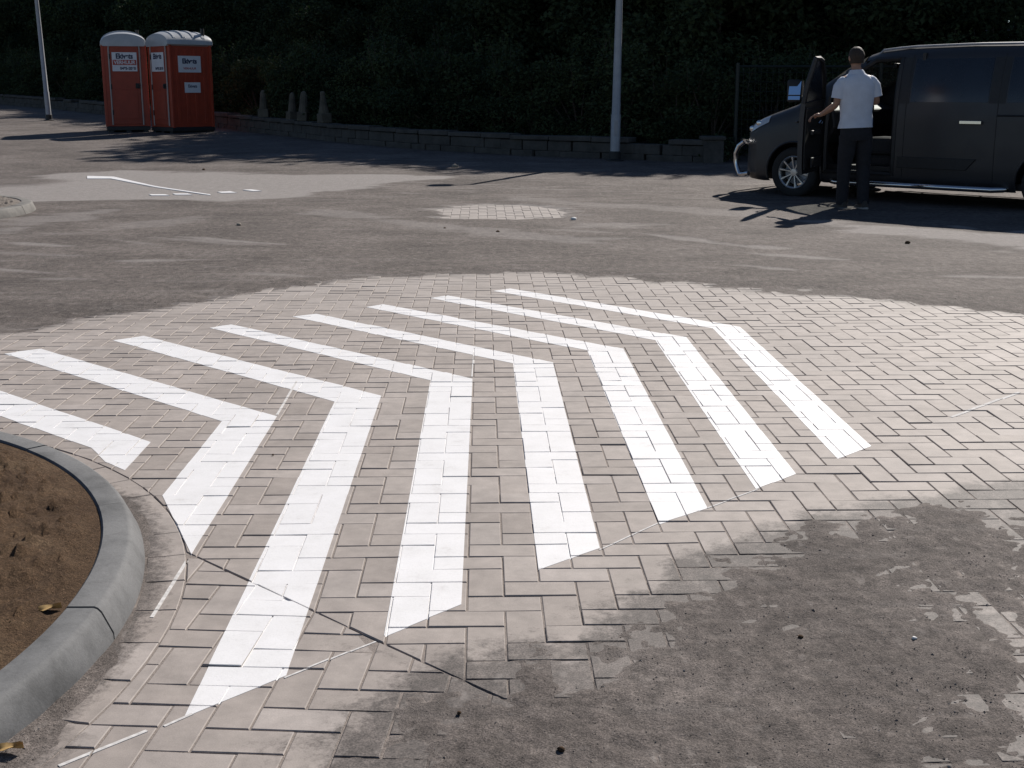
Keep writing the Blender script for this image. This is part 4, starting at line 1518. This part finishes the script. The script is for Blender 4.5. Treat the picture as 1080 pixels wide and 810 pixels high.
def make_van():
    fx, fy = gp(830.5, 208.6)
    th = R(44)
    root = empty('parked_van', (fx + .09 * math.sin(th), fy + .09 * math.cos(th), 0), -th)
    root.scale = (1, 1, .955)
    tag(root, 'dark grey passenger van parked by the hedge with its driver door wide open', 'van')
    # ---- body shell
    us = np.unique(np.concatenate([np.arange(-.93, -.5, .03), np.arange(-.5, .52, .035), [.42, 1.38], np.arange(.52, WB - .5, .07), np.arange(WB - .5, WB + .5, .035), np.arange(WB + .5, 4.24, .05), [4.24]]).round(4))
    zs_n = 46
    NV = 2 * zs_n + 1
    cols = []
    for u in us:
        zz, yy, zt = half_section(u)
        # resample the half section evenly by arc length
        yc = np.concatenate([yy, [VW / 2]]); zc = np.concatenate([zz, [zt + .02 * float(sm(1.2, 1.8, zt))]])
        d = np.concatenate([[0], np.cumsum(np.hypot(np.diff(yc), np.diff(zc)))])
        sN = np.linspace(0, d[-1], zs_n + 1)
        py, pz = np.interp(sN, d, yc), np.interp(sN, d, zc)
        ring = list(zip(py, pz)) + [(VW - a, b) for a, b in zip(py[-2::-1], pz[-2::-1])]
        cols.append([(u, a, b) for a, b in ring])
    NV = len(cols[0])
    V = [p for c in cols for p in c]
    AR = .405

    def arch_snap(p):
        for wu in (0, WB):
            if p[1] < .5 or p[1] > VW - .5:
                dx, dz = p[0] - wu, p[2] - .335
                r = math.hypot(dx, dz)
                if r < AR + .028 and r > 1e-4 and abs(r - AR) < .034:
                    return (wu + dx / r * AR, p[1], .335 + dz / r * AR)
        return p
    V = [arch_snap(p) for p in V]
    F = []
    for i in range(len(us) - 1):
        for k in range(NV - 1):
            f = (i * NV + k, (i + 1) * NV + k, (i + 1) * NV + k + 1, i * NV + k + 1)
            c = [sum(V[q][a] for q in f) / 4 for a in range(3)]
            u, y, z = c
            if (y < .45 or y > VW - .45) and any(math.hypot(V[q][0] - wu, V[q][2] - .335) < AR - .003 for q in f for wu in (0, WB)):
                if all(math.hypot(V[q][0] - wu, V[q][2] - .335) < AR + .04 for q in f for wu in (0, WB) if abs(V[q][0] - wu) < .6): continue
                if any(math.hypot(c[0] - wu, c[2] - .335) < AR for wu in (0, WB)): continue
            # driver door opening on the near side
            if y < .30 and .42 < u < 1.38 and .36 < z < 1.80 and z < 1.30 + (u - .42) * 1.02: continue
            # windscreen opening
            if .17 < y < VW - .17 and .0 < u < .84 and z > 1.22: continue
            F.append(f)
    nb = len(us)
    F.append(tuple(range(NV - 1, -1, -1)))
    F.append(tuple((nb - 1) * NV + k for k in range(NV)))
    mb = MB(); mb.add(V, F)
    body = mb.build('body', M['carpaint'], root, smooth=True)
    ub = MB(); ub.box(-.80, .55, .45, VW - .45, .20, .30); ub.box(.45, 4.08, .10, VW - .10, .24, .32)
    for wu in (0, WB):       # wheel houses
        for y0, y1 in ((.03, .34), (VW - .34, VW - .03)):
            rings = []
            for y in (y0, y1):
                rings.append([(wu + (AR + .004) * math.cos(PI * k / 16), y, .335 + (AR + .004) * math.sin(PI * k / 16)) for k in range(17)])
            n = 17
            vs = [p for r in rings for p in r]
            ub.add(vs, [(k, k + 1, n + k + 1, n + k) for k in range(n - 1)])
            yi = y1 if y0 < 1 else y0
            ub.add([(wu + AR * math.cos(PI * k / 16), yi, .335 + AR * math.sin(PI * k / 16)) for k in range(17)], [tuple(range(17))])
    ub.build('underbody', M['black'], root)
    # arch lips
    for wu in (0, WB):
        for sd in (0, 1):
            pts = []
            for k in range(21):
                a = R(-12 + 204 * k / 20)
                u, z = wu + (AR) * math.cos(a), .335 + (AR) * math.sin(a)
                y = side_y(u, max(z, .24)) - .004
                pts.append((u, y if sd == 0 else VW - y, z))
            m = MB(); m.tube(pts, .016, 6); m.build('arch_lip', M['carpaint'], root, smooth=True)
    # windscreen
    ws = MB()
    rows = []
    for j in range(9):
        u = .0 + .84 * j / 8
        zt = float(np.interp(u, ZT[:, 0], ZT[:, 1]))
        zz, yy, _ = half_section(u)
        row = []
        for i in range(17):
            y = .15 + (VW - .30) * i / 16
            yy2 = min(y, VW - y)
            z = float(np.interp(yy2, yy, zz)) if yy2 < yy[-1] else zt
            row.append((u, y, z + .003))
        rows.append(row)
    grid_faces(rows, ws); ws.build('windscreen', M['clear'], root, smooth=True)
    # side glass
    for sd in (0, 1):
        for cs in (((1.55, 1.27), (2.50, 1.27), (2.50, 1.79), (1.55, 1.79)), ((2.72, 1.27), (3.96, 1.27), (3.88, 1.78), (2.72, 1.79))):
            m = MB(); solid_patch(m, cs, 12, 8, .004, .006, sd); m.build('side_window', M['tint'], root, smooth=True)
    m = MB(); solid_patch(m, ((.55, 1.30), (1.34, 1.27), (1.34, 1.78), (.98, 1.74)), 10, 8, .004, .006, 1); m.build('side_window', M['tint'], root, smooth=True)
    # black pillar trims around the glass, sliding door seams, rub strip, handle
    m = MB()
    solid_patch(m, ((1.40, 1.25), (1.53, 1.25), (1.53, 1.81), (1.40, 1.81)), 2, 6, .003, .004)
    m.build('pillar_trim', M['black'], root, smooth=True)
    m = MB()
    solid_patch(m, ((2.51, 1.26), (2.70, 1.26), (2.70, 1.80), (2.51, 1.80)), 2, 6, .003, .004)
    m.build('pillar_trim', M['black'], root, smooth=True)
    m = MB()
    for u in (1.50, 2.62):
        m.tube([(u, side_y(u, z) - .001, z) for z in np.linspace(.34, 1.84, 14)], .005, 5)
        m.build('door_seam', M['black'], root); m = MB()
    m.tube([(u, side_y(u, 1.12) - .002, 1.12) for u in np.linspace(2.62, 3.93, 8)], .012, 5)
    m.build('slide_rail', M['black'], root)
    m = MB(); solid_patch(m, ((.44 + 1.0, .46), (2.30, .46), (2.42, .60), (1.44, .60)), 10, 2, .018, .03); m.build('rub_strip', M['black'], root, bevel=.006)
    m = MB(); solid_patch(m, ((2.20, 1.015), (2.46, 1.015), (2.46, 1.055), (2.20, 1.055)), 4, 1, .045, .02)
    m.box(2.21, 2.24, side_y(2.2, 1.03) - .03, side_y(2.2, 1.03) + .02, 1.02, 1.05); m.box(2.42, 2.45, side_y(2.4, 1.03) - .03, side_y(2.4, 1.03) + .02, 1.02, 1.05)
    m.build('sliding_door_handle', M['chrome'], root, smooth=False, bevel=.004)
    # roof rails
    for sd in (0, 1):
        pts = [(u, (.235 if sd == 0 else VW - .235), float(np.interp(.235, half_section(u)[1], half_section(u)[0])) + .022) for u in np.linspace(1.05, 3.88, 14)]
        pts = [(1.0, pts[0][1], pts[0][2] - .05)] + pts + [(3.94, pts[0][1], pts[-1][2] - .05)]
        m = MB(); m.tube(pts, .015, 8); m.build('roof_rail', M['galv'], root, smooth=True)
    # headlights
    for sd in (0, 1):
        rows = []
        for j in range(6):
            row = []
            for i in range(10):
                s = i / 9; t = j / 5
                u = -.835 + .42 * s ** 1.1
                zl = .80 + .19 * s; zh = .925 + .155 * s
                z = zl + (zh - zl) * t
                y = side_y(u, z) - .008
                row.append((u - .004, y if sd == 0 else VW - y, z))
            rows.append(row)
        m = MB(); grid_faces(rows, m, flip=sd == 1)
        hl = m.build('headlight', M['lens'], root, smooth=True)
        for uu in (-.74, -.60):
            m = MB()
            y = side_y(uu, .90 + (uu + .74) * .5) - .010
            m.ell((uu, y if sd == 0 else VW - y, .895 + (uu + .74) * .55), (.05, .012, .04), 12, 8)
            m.build('lamp_bowl', M['chrome'], hl, smooth=True)
    # grille, bumper insert, number plate
    m = MB(); m.box(-.945, -.90, .50, VW - .50, .66, .78); m.box(-.955, -.90, .55, VW - .55, .34, .52)
    m.build('grille', M['black'], root, bevel=.02)
    for z in (.69, .72, .75):
        m = MB(); m.box(-.952, -.945, .52, VW - .52, z, z + .012); m.build('grille_bar', M['chrome'], root)
    m = MB(); m.box(-.975, -.957, VW / 2 - .26, VW / 2 + .26, .53, .64); m.build('number_plate', M['signwhite'], root, bevel=.003)
    # chrome bull bar
    bb = MB()
    up = [(-.70, .07, .70), (-.82, .10, .715), (-.93, .22, .72), (-1.00, .42, .70), (-1.03, .7, .68), (-1.035, VW / 2, .675)]
    up = up + [(a, VW - b, c) for a, b, c in up[-2::-1]]
    lo = [(-.70, .05, .29), (-.84, .08, .27), (-.95, .22, .265), (-1.02, .45, .265), (-1.04, VW / 2, .265)]
    lo = lo + [(a, VW - b, c) for a, b, c in lo[-2::-1]]
    bb.tube(up[1:-1], .030, 10); bb.tube(lo, .030, 10)
    for sgn in (0, 1):
        e = [(-.82, .10, .715), (-.90, .10, .66), (-.955, .11, .55), (-.955, .12, .44), (-.92, .12, .34), (-.87, .10, .27)]
        bb.tube([(a, b if sgn == 0 else VW - b, c) for a, b, c in e], .032, 10)
    for y in (.62, VW - .62): bb.tube([(-1.03, y, .68), (-1.06, y, .48), (-1.035, y, .265)], .026, 8)
    bb.build('bull_bar', M['chrome'], root, smooth=True)
    # side bars
    for sd in (0, 1):
        y = -.075 if sd == 0 else VW + .075
        yi = .12 if sd == 0 else VW - .12
        m = MB(); m.tube([(.52, yi, .27), (.56, y * .6 + yi * .4, .255), (.66, y, .25), (WB - .62, y, .25), (WB - .52, y * .6 + yi * .4, .255), (WB - .48, yi, .27)], .036, 10)
        for u in (.9, 1.7, 2.3): m.tube([(u, y, .25), (u, yi, .27)], .018, 6)
        m.build('side_bar', M['chrome'], root, smooth=True)
    # rear lights
    for sd in (0, 1):
        m = MB(); solid_patch(m, ((4.11, 1.0), (4.20, 1.0), (4.15, 1.5), (4.08, 1.5)), 3, 6, .006, .02, sd); m.build('tail_light', M['signred'], root, smooth=True)
    for sd in (0, 1):
        for wu in (0, WB):
            make_wheel(root, wu, .115 if sd == 0 else VW - .115, sd)
    # ---- door opening seal and interior
    m = MB()
    out = [(.44, .37), (1.37, .37), (1.37, 1.25), (1.36, 1.80), (1.02, 1.79), (.72, 1.60), (.44, 1.315)]
    pts = []
    for (a, b) in zip(out, out[1:] + out[:1]):
        for t in np.linspace(0, 1, 6)[:-1]:
            u, z = a[0] + (b[0] - a[0]) * t, a[1] + (b[1] - a[1]) * t
            pts.append((u, side_y(u, z) + .012, z))
    pts.append(pts[0])
    m.tube(pts, .034, 6, cap=False); m.build('door_seal', M['black'], root, smooth=True)
    m = MB()
    m.box(.05, 1.6, .12, VW - .12, .40, .46)
    m.box(1.62, 1.66, .12, VW - .12, .46, 1.86)
    m.build('cab_floor', M['black'], root)
    m = MB()
    m.loft([[(.02, y, .75), (.02, y, 1.22), (.22, y, 1.25), (.46, y, 1.16), (.50, y, .95), (.36, y, .72)] for y in (.14, VW - .14)], 0, True)
    m.build('dashboard', M['black'], root, bevel=.03)
    sw = MB()
    cen = Vector((.66, .52, 1.08)); tilt = Matrix.Rotation(R(-62), 4, 'Y')
    ring = [cen + tilt @ Vector((.19 * math.cos(a), .19 * math.sin(a), 0)) for a in np.linspace(0, 2 * PI, 29)]
    sw.tube(ring, .016, 8, cap=False)
    for a in (0, 2.2, 4.1): sw.tube([cen, cen + tilt @ Vector((.18 * math.cos(a), .18 * math.sin(a), 0))], .013, 6)
    sw.ell(cen, (.05, .05, .05), 10, 7)
    sw.tube([cen, cen + Vector((-.22, 0, -.10))], .03, 8)
    sw.build('steering_wheel', M['black'], root, smooth=True)
    for y in (.50, 1.40):
        st = MB()
        st.box(.85, 1.36, y - .25, y + .25, .60, .82)
        Mx = Matrix.Translation((1.36, y, .80)) @ Matrix.Rotation(R(12), 4, 'Y')
        st.box(-.08, .08, -.25, .25, -.02, .70, 0, Mx); st.box(-.06, .06, -.13, .13, .73, .93, 0, Mx)
        st.box(.90, 1.36, y - .2, y + .2, .44, .60)
        st.build('seat', M['seat'], root, bevel=.05)
    m = MB(); m.box(.86, .91, VW / 2 - .12, VW / 2 + .12, 1.70, 1.76); m.build('inside_mirror', M['black'], root, bevel=.01)
    # ---- open driver door, hinged at its front edge
    hx, hz0 = .42, .38
    dr = MB()
    solid_patch(dr, ((.425, .38), (1.375, .38), (1.375, 1.255), (.425, 1.30)), 14, 14, 0, .055)
    off = Vector((-hx, -.02, 0))
    dr.v = [tuple(Vector(p) + off) for p in dr.v]
    door = dr.build('front_door', M['carpaint'], root, smooth=True)
    door.location = (hx - .10, .0, 0)
    door.rotation_euler = (0, 0, R(-71))
    m = MB()
    fr = [(.435, 1.30), (.72, 1.585), (1.02, 1.775), (1.20, 1.80), (1.355, 1.80), (1.365, 1.50), (1.365, 1.25)]
    pts = [(u - hx, side_y(u, z) + .030 - .02, z) for u, z in fr]
    m.tube(pts, .030, 6); m.build('window_frame', M['black'], door, smooth=True)
    m = MB(); solid_patch(m, ((.47, 1.28), (1.35, 1.24), (1.34, 1.78), (1.03, 1.765)), 8, 6, -.03, .005)
    m.v = [tuple(Vector(p) + off) for p in m.v]; m.build('window', M['tint'], door, smooth=True)
    m = MB(); solid_patch(m, ((.47, .43), (1.33, .43), (1.33, 1.20), (.47, 1.20)), 6, 6, -.056, .022)
    m.v = [tuple(Vector(p) + off) for p in m.v]
    m.box(.35, .80, .09, .125, .86, .92); m.box(.2, .75, .09, .12, .45, .58)
    m.build('door_trim', M['black'], door, bevel=.012)
    m = MB(); m.tube([(.32, .12, 1.00), (.34, .135, 1.03), (.44, .135, 1.03), (.46, .12, 1.0)], .012, 6); m.build('inner_handle', M['chrome'], door, smooth=True)
    m = MB(); m.tube([(.74, -.035, 1.02), (.76, -.06, 1.02), (.90, -.06, 1.03), (.92, -.035, 1.03)], .015, 6); m.build('handle', M['carpaint'], door, smooth=True)
    m = MB()
    m.loft([[(.085 + a * k, -.18 - .16 * t, 1.41 + b * k2) for a, b in ((-.085, -.13), (-.06, -.15), (.06, -.15), (.075, -.12), (.075, .12), (.06, .14), (-.05, .13), (-.085, .09))] for t, k, k2 in ((-.0, .75, .9), (.35, 1, 1), (1.0, 1, 1), (1.15, .8, .9))], 0, True)
    m.tube([(.07, .03, 1.30), (.08, -.06, 1.30), (.08, -.20, 1.31)], [.05, .04, .035], 8)
    mir = m.build('door_mirror', M['black'], door, smooth=True)
    MT = Matrix.Translation((.166, -.262, 1.41)) @ Matrix.Rotation(R(-13), 4, 'Y')
    m = MB(); m.box(0, .006, -.075, .075, -.06, .12, 0, MT); m.box(0, .006, -.075, .075, -.125, -.072, 0, MT)
    m.build('mirror_glass', M['mirror'], mir, bevel=.004)
    return root


# ================================================================== PERSON
def skin_mesh(name, nodes, edges, mat, parent, root_i=0, sub=1):
    me = bpy.data.meshes.new(name)
    me.from_pydata([n[0] for n in nodes], edges, []); me.update()
    o = bpy.data.objects.new(name, me); link(o, parent)
    mod = o.modifiers.new('skin', 'SKIN'); mod.use_smooth_shade = True
    lay = me.skin_vertices[0].data
    for i, n in enumerate(nodes):
        r = n[1]
        lay[i].radius = (r, r) if not isinstance(r, tuple) else r
        lay[i].use_root = (i == root_i)
    s = o.modifiers.new('sub', 'SUBSURF'); s.levels = sub; s.render_levels = sub
    dg = bpy.context.evaluated_depsgraph_get(); dg.update()
    ev = bpy.data.meshes.new_from_object(o.evaluated_get(dg))
    ev.name = name
    o.modifiers.clear(); old = o.data; o.data = ev; bpy.data.meshes.remove(old)
    ev.materials.clear(); ev.materials.append(mat)
    ev.polygons.foreach_set('use_smooth', [True] * len(ev.polygons))
    return o


def ring_ell(c, rx, ry, n=24, tilt=None, sq=1.0, ph=0.0):
    out = []
    for k in range(n):
        a = 2 * PI * k / n + ph
        ca, sa = math.cos(a), math.sin(a)
        p = Vector((rx * math.copysign(abs(ca) ** sq, ca), ry * math.copysign(abs(sa) ** sq, sa), 0))
        if tilt is not None: p = tilt @ p
        out.append(Vector(c) + p)
    return out


def limb(mb, pts, rads, n=14, wr=0.0, seed=0, cap=False):
    """cloth sleeve or trouser leg with a few folds"""
    rr = random.Random(seed)
    P, Rr = [], []
    for i in range(len(pts) - 1):
        for t in np.linspace(0, 1, 5)[:-1]:
            P.append(Vector(pts[i]).lerp(Vector(pts[i + 1]), t)); Rr.append(rads[i] * (1 - t) + rads[i + 1] * t)
    P.append(Vector(pts[-1])); Rr.append(rads[-1])
    Rr = [r * (1 + wr * rr.uniform(-1, 1)) for r in Rr]
    mb.tube(P, Rr, n, cap=cap)


def make_person():
    # faces the van: local +y away from the viewer, +x to the viewer's right
    x, y = gp(902.0, 221.0)
    root = empty('person', (x, y, 0), R(-12))
    tag(root, 'person in pale polo shirt and dark trousers standing at the open van door', 'person')
    root.rotation_euler = (R(-2), R(-2.0), R(12)); root.scale = (1.0, .97, .985)
    hipz, chest, shz, neck = .96, 1.30, 1.52, 1.60
    LS, RS = Vector((-.19, 0.0, 1.50)), Vector((.19, -.01, 1.50))
    LE, RE = Vector((-.235, .03, 1.215)), Vector((.25, .00, 1.22))
    LW, RW = Vector((-.315, .235, 1.115)), Vector((.275, .23, 1.27))
    LK, RK = Vector((-.115, .06, .50)), Vector((.10, .02, .50))
    LA, RA = Vector((-.13, .09, .085)), Vector((.075, -.04, .085))
    nodes = [((0, 0, .97), (.15, .11)), ((0, .01, 1.12), (.14, .10)), ((0, .01, 1.30), (.16, .11)), ((0, 0, 1.44), (.10, .07)), ((0, .005, 1.56), .056), ((0, .02, 1.635), .054)]
    edges = [(0, 1), (1, 2), (2, 3), (3, 4), (4, 5)]

    def chain(start, lst):
        p = start
        for q in lst:
            nodes.append(q); edges.append((p, len(nodes) - 1)); p = len(nodes) - 1
        return p
    # head: several nodes so that the skull, face and jaw have a form
    chain(5, [((0, .028, 1.685), (.066, .074)), ((0, .03, 1.735), (.076, .094)), ((0, .022, 1.785), (.078, .096)), ((0, .015, 1.825), (.062, .076))])
    for S, E, Wd in ((LS, LE, LW), (RS, RE, RW)):
        chain(3, [(S, .050), (S.lerp(E, .45), .050), (E, .042), (E.lerp(Wd, .4), .041), (Wd, .027)])
    lw, rw = len(nodes) - 6, len(nodes) - 1
    for Hp, K, A, t in ((Vector((-.095, 0, .90)), LK, LA, 1), (Vector((.095, 0, .90)), RK, RA, 1)):
        chain(0, [(Hp, .088), (Hp.lerp(K, .5), .078), (K, .056), (K.lerp(A, .35), .058), (A, .036), (A + Vector((.0, .07, -.045)), .034), (A + Vector((.01, .15, -.052)), .028)])

    def hand(wi, W, d, up, thumb_side):
        d = d.normalized(); side = d.cross(up).normalized(); up = side.cross(d).normalized()
        palm = W + d * .055
        nodes.append((palm, (.030, .022))); pi = len(nodes) - 1; edges.append((wi, pi))
        for k, (o, L) in enumerate(((-.030, .075), (-.010, .085), (.010, .080), (.029, .062))):
            b = palm + d * .035 + side * o * thumb_side * -1
            t1 = b + d * L * .5 - up * .012; t2 = b + d * L * .8 - up * .040; t3 = b + d * L * .75 - up * .062
            nodes.append((b, .0095)); edges.append((pi, len(nodes) - 1)); q = len(nodes) - 1
            for p, r in ((t1, .009), (t2, .0082), (t3, .007)):
                nodes.append((p, r)); edges.append((q, len(nodes) - 1)); q = len(nodes) - 1
        b = W + d * .035 + side * .034 * thumb_side
        nodes.append((b, .012)); edges.append((pi, len(nodes) - 1)); q = len(nodes) - 1
        for p, r in ((b + d * .035 + side * .018 * thumb_side - up * .008, .0105), (b + d * .062 + side * .014 * thumb_side - up * .024, .0085)):
            nodes.append((p, r)); edges.append((q, len(nodes) - 1)); q = len(nodes) - 1
    hand(lw, LW, Vector((-.85, .45, -.15)), Vector((0, .1, 1)), 1)
    hand(rw, RW, Vector((.05, .85, .45)), Vector((.1, -.4, 1)), -1)
    body = skin_mesh('body', nodes, edges, M['skin'], root, 0, 1)
    # nose, ears, eyes, mouth on the far side of the head
    for sx in (-1, 1):
        f = MB(); f.ell((sx * .079, .02, 1.735), (.012, .024, .034), 10, 7); f.build('ear', M['skin'], body, smooth=True)
    f = MB()
    f.loft([ring_ell((0, .118, 1.765), .008, .006, 8), ring_ell((0, .132, 1.735), .013, .012, 8), ring_ell((0, .128, 1.718), .016, .012, 8), ring_ell((0, .118, 1.708), .009, .006, 8)])
    f.build('nose', M['skin'], body, smooth=True)
    for sx in (-1, 1):
        e = MB(); e.ell((sx * .031, .110, 1.758), (.014, .010, .009), 10, 7); e.build('eye', M['signwhite'], body, smooth=True)
    mo = MB(); mo.ell((0, .112, 1.682), (.026, .010, .007), 12, 6); mo.build('mouth', M['signred'], body, smooth=True)
    # hair: cap over the back and top
    hr = MB()
    rings = []
    for j in range(11):
        t = j / 10
        z = 1.672 + .188 * t
        rad = math.sqrt(max(1 - max((t - .42) / .60, 0) ** 2, .02))
        rx = .088 * (.84 + .16 * min(t / .35, 1)) * rad; ry = .107 * (.80 + .20 * min(t / .4, 1)) * rad
        cut = .04 if t < .55 else (.085 if t < .72 else .3)
        ring = []
        for k in range(24):
            a = 2 * PI * k / 24
            p = Vector((rx * math.cos(a), ry * math.sin(a), 0))
            yy = min(p.y, cut * .5 + .01)
            ring.append(Vector((p.x, .018 + yy, z)) + Vector((random.uniform(-.003, .003), random.uniform(-.003, .003), random.uniform(-.003, .003))))
        rings.append(ring)
    hr.loft(rings); hr.build('hair', M['hair'], root, smooth=True)
    # shirt
    sh = MB()
    spec = [(.945, .202, .140, .012), (.97, .198, .137, .01), (1.04, .188, .131, .01), (1.12, .184, .128, .01), (1.22, .196, .134, .01), (1.32, .212, .138, .005), (1.42, .212, .130, 0), (1.48, .200, .114, 0), (1.515, .170, .102, .002), (1.540, .128, .092, .004), (1.565, .086, .076, .010)]
    rings = []
    rr = random.Random(4)
    for z, rx, ry, oy in spec:
        r = ring_ell((0, oy, z), rx, ry, 40, None, .86)
        for k in range(40):
            a = 2 * PI * k / 40
            fold = .006 * math.sin(a * 7 + z * 21) * (1.45 - z) * 1.6 + .004 * math.sin(a * 3 - z * 33)
            d = (r[k] - Vector((0, oy, z))).normalized()
            r[k] = r[k] + d * fold
        rings.append(r)
    inner = [[Vector((p.x * .97, p.y * .97, p.z + .002)) for p in rings[0]]]
    sh.loft(inner + rings, 0, False)
    for S, E in ((LS, LE), (RS, RE)):
        sx = -1 if S.x < 0 else 1
        d = (E - S)
        limb(sh, [S + Vector((-sx * .11, 0, -.045)), S + Vector((-sx * .025, 0, -.040)), S + d * .30, S + d * .74], [.055, .074, .073, .076], 16, .03, 5)
    shirt = sh.build('shirt', M['shirt'], root, smooth=True)
    cl = MB()
    cl.loft([ring_ell((0, .012, 1.548), .094, .082, 24), ring_ell((0, .014, 1.585), .076, .071, 24), ring_ell((0, .012, 1.602), .073, .069, 24), ring_ell((0, .008, 1.575), .090, .084, 24), ring_ell((0, .006, 1.553), .102, .092, 24)], 0, False)
    cl.build('collar', M['shirt'], shirt, smooth=True)
    # trousers
    tr = MB()
    tr.loft([ring_ell((0, .01, 1.00), .178, .122, 28), ring_ell((0, .008, .93), .186, .130, 28), ring_ell((0, .0, .86), .190, .134, 28), ring_ell((0, 0, .80), .170, .120, 28)], 0, True)
    for Hp, K, A, sd in ((Vector((-.092, 0, .86)), LK, LA, 2), (Vector((.092, 0, .86)), RK, RA, 3)):
        limb(tr, [Hp, Hp.lerp(K, .5), K, K.lerp(A, .5), A + Vector((0, 0, -.02))], [.104, .098, .080, .074, .066], 18, .03, sd)
    trs = tr.build('trousers', M['trousers'], root, smooth=True)
    bl = MB(); bl.loft([ring_ell((0, .01, .965), .188, .132, 28), ring_ell((0, .01, 1.0), .184, .128, 28)], 0, True); bl.build('belt', M['black'], trs, smooth=True)
    # shoes
    for A, rz in ((LA, .12), (RA, -.10)):
        Mx = Matrix.Translation((A.x, A.y, 0)) @ Matrix.Rotation(rz, 4, 'Z')
        up, so = MB(), MB()
        secs = [(-.075, .034, .10), (-.05, .042, .115), (0, .044, .112), (.06, .046, .085), (.12, .050, .066), (.17, .046, .052), (.205, .030, .040)]
        up.loft([[Mx @ Vector((w * math.cos(a), yy, .022 + (h - .022) * max(math.sin(a), 0))) for a in np.linspace(0, PI, 11)] for yy, w, h in secs], 0, True)
        so.loft([[Mx @ Vector((sx * (w + .005), yy, z)) for sx, z in ((-1, .0), (1, .0), (1, .026), (-1, .026))] for yy, w, h in [(-.083, .030, 0)] + secs + [(.215, .024, 0)]], 0, True)
        s = up.build('shoe', M['shoe'], root, smooth=True); so.build('sole', M['sole'], s, bevel=.004)
    # wristwatch on the right wrist
    wt = MB()
    d = (RW - RE).normalized()
    q = RW - d * .02
    wt.tube([q - d * .012, q + d * .012], .034, 14); wt.build('wristwatch', M['chrome'], root, smooth=True)
    return root

# ================================================================== LIGHT, CAMERA, BUILD
SUN_AZ = math.atan2(.494, .87)      # clockwise from +y (away from the viewer) to the right
SUN_EL = R(36)


def make_light():
    w = bpy.data.worlds.new('World'); sc.world = w; w.use_nodes = True
    nt = w.node_tree
    bg = nt.nodes['Background']
    sky = nt.nodes.new('ShaderNodeTexSky'); sky.sky_type = 'NISHITA'; sky.sun_disc = False
    sky.sun_elevation = SUN_EL; sky.sun_rotation = SUN_AZ
    sky.air_density = .75; sky.dust_density = .1; sky.ozone_density = 2.0
    nt.links.new(sky.outputs[0], bg.inputs['Color']); bg.inputs['Strength'].default_value = .06
    l = bpy.data.lights.new('sun', 'SUN'); l.energy = 5.0; l.angle = R(.53); l.color = (1.0, .94, .872)
    o = bpy.data.objects.new('sun', l); COL.objects.link(o)
    d = Vector((math.sin(SUN_AZ) * math.cos(SUN_EL), math.cos(SUN_AZ) * math.cos(SUN_EL), math.sin(SUN_EL)))
    o.rotation_euler = d.to_track_quat('Z', 'Y').to_euler(); o.location = (20, 40, 30)


def make_camera():
    c = bpy.data.cameras.new('camera'); c.sensor_width = 36; c.lens = F_PX / 1080 * 36
    c.clip_start = .05; c.clip_end = 2000
    o = bpy.data.objects.new('camera', c); COL.objects.link(o)
    o.location = (0, 0, CAM_H); o.rotation_euler = (PI / 2 - PITCH, 0, 0)
    sc.camera = o


make_light()
make_camera()
make_ground()
make_paving()
make_stripes()
make_far_marks()
make_islands()
make_grit()
make_wall()
make_posts()
make_fence()
make_lamp(648.3, 170.5, 3.45, .085, 'tall grey lamp post standing in the tree shade right of centre', R(.6), .32)
make_lamp(52, 127.5, 5.2, .075, 'slim lamp post at the far left, left of the toilets', R(-1.5), .35)
make_toilets()
make_van()
make_person()
plant_everything()

sc.view_settings.view_transform = 'Standard'
sc.view_settings.look = 'None'
sc.view_settings.gamma = 1.0
sc.view_settings.exposure = 0.22
sc.view_settings.use_curve_mapping = False
sc.cycles.max_bounces = 6
sc.cycles.transparent_max_bounces = 8
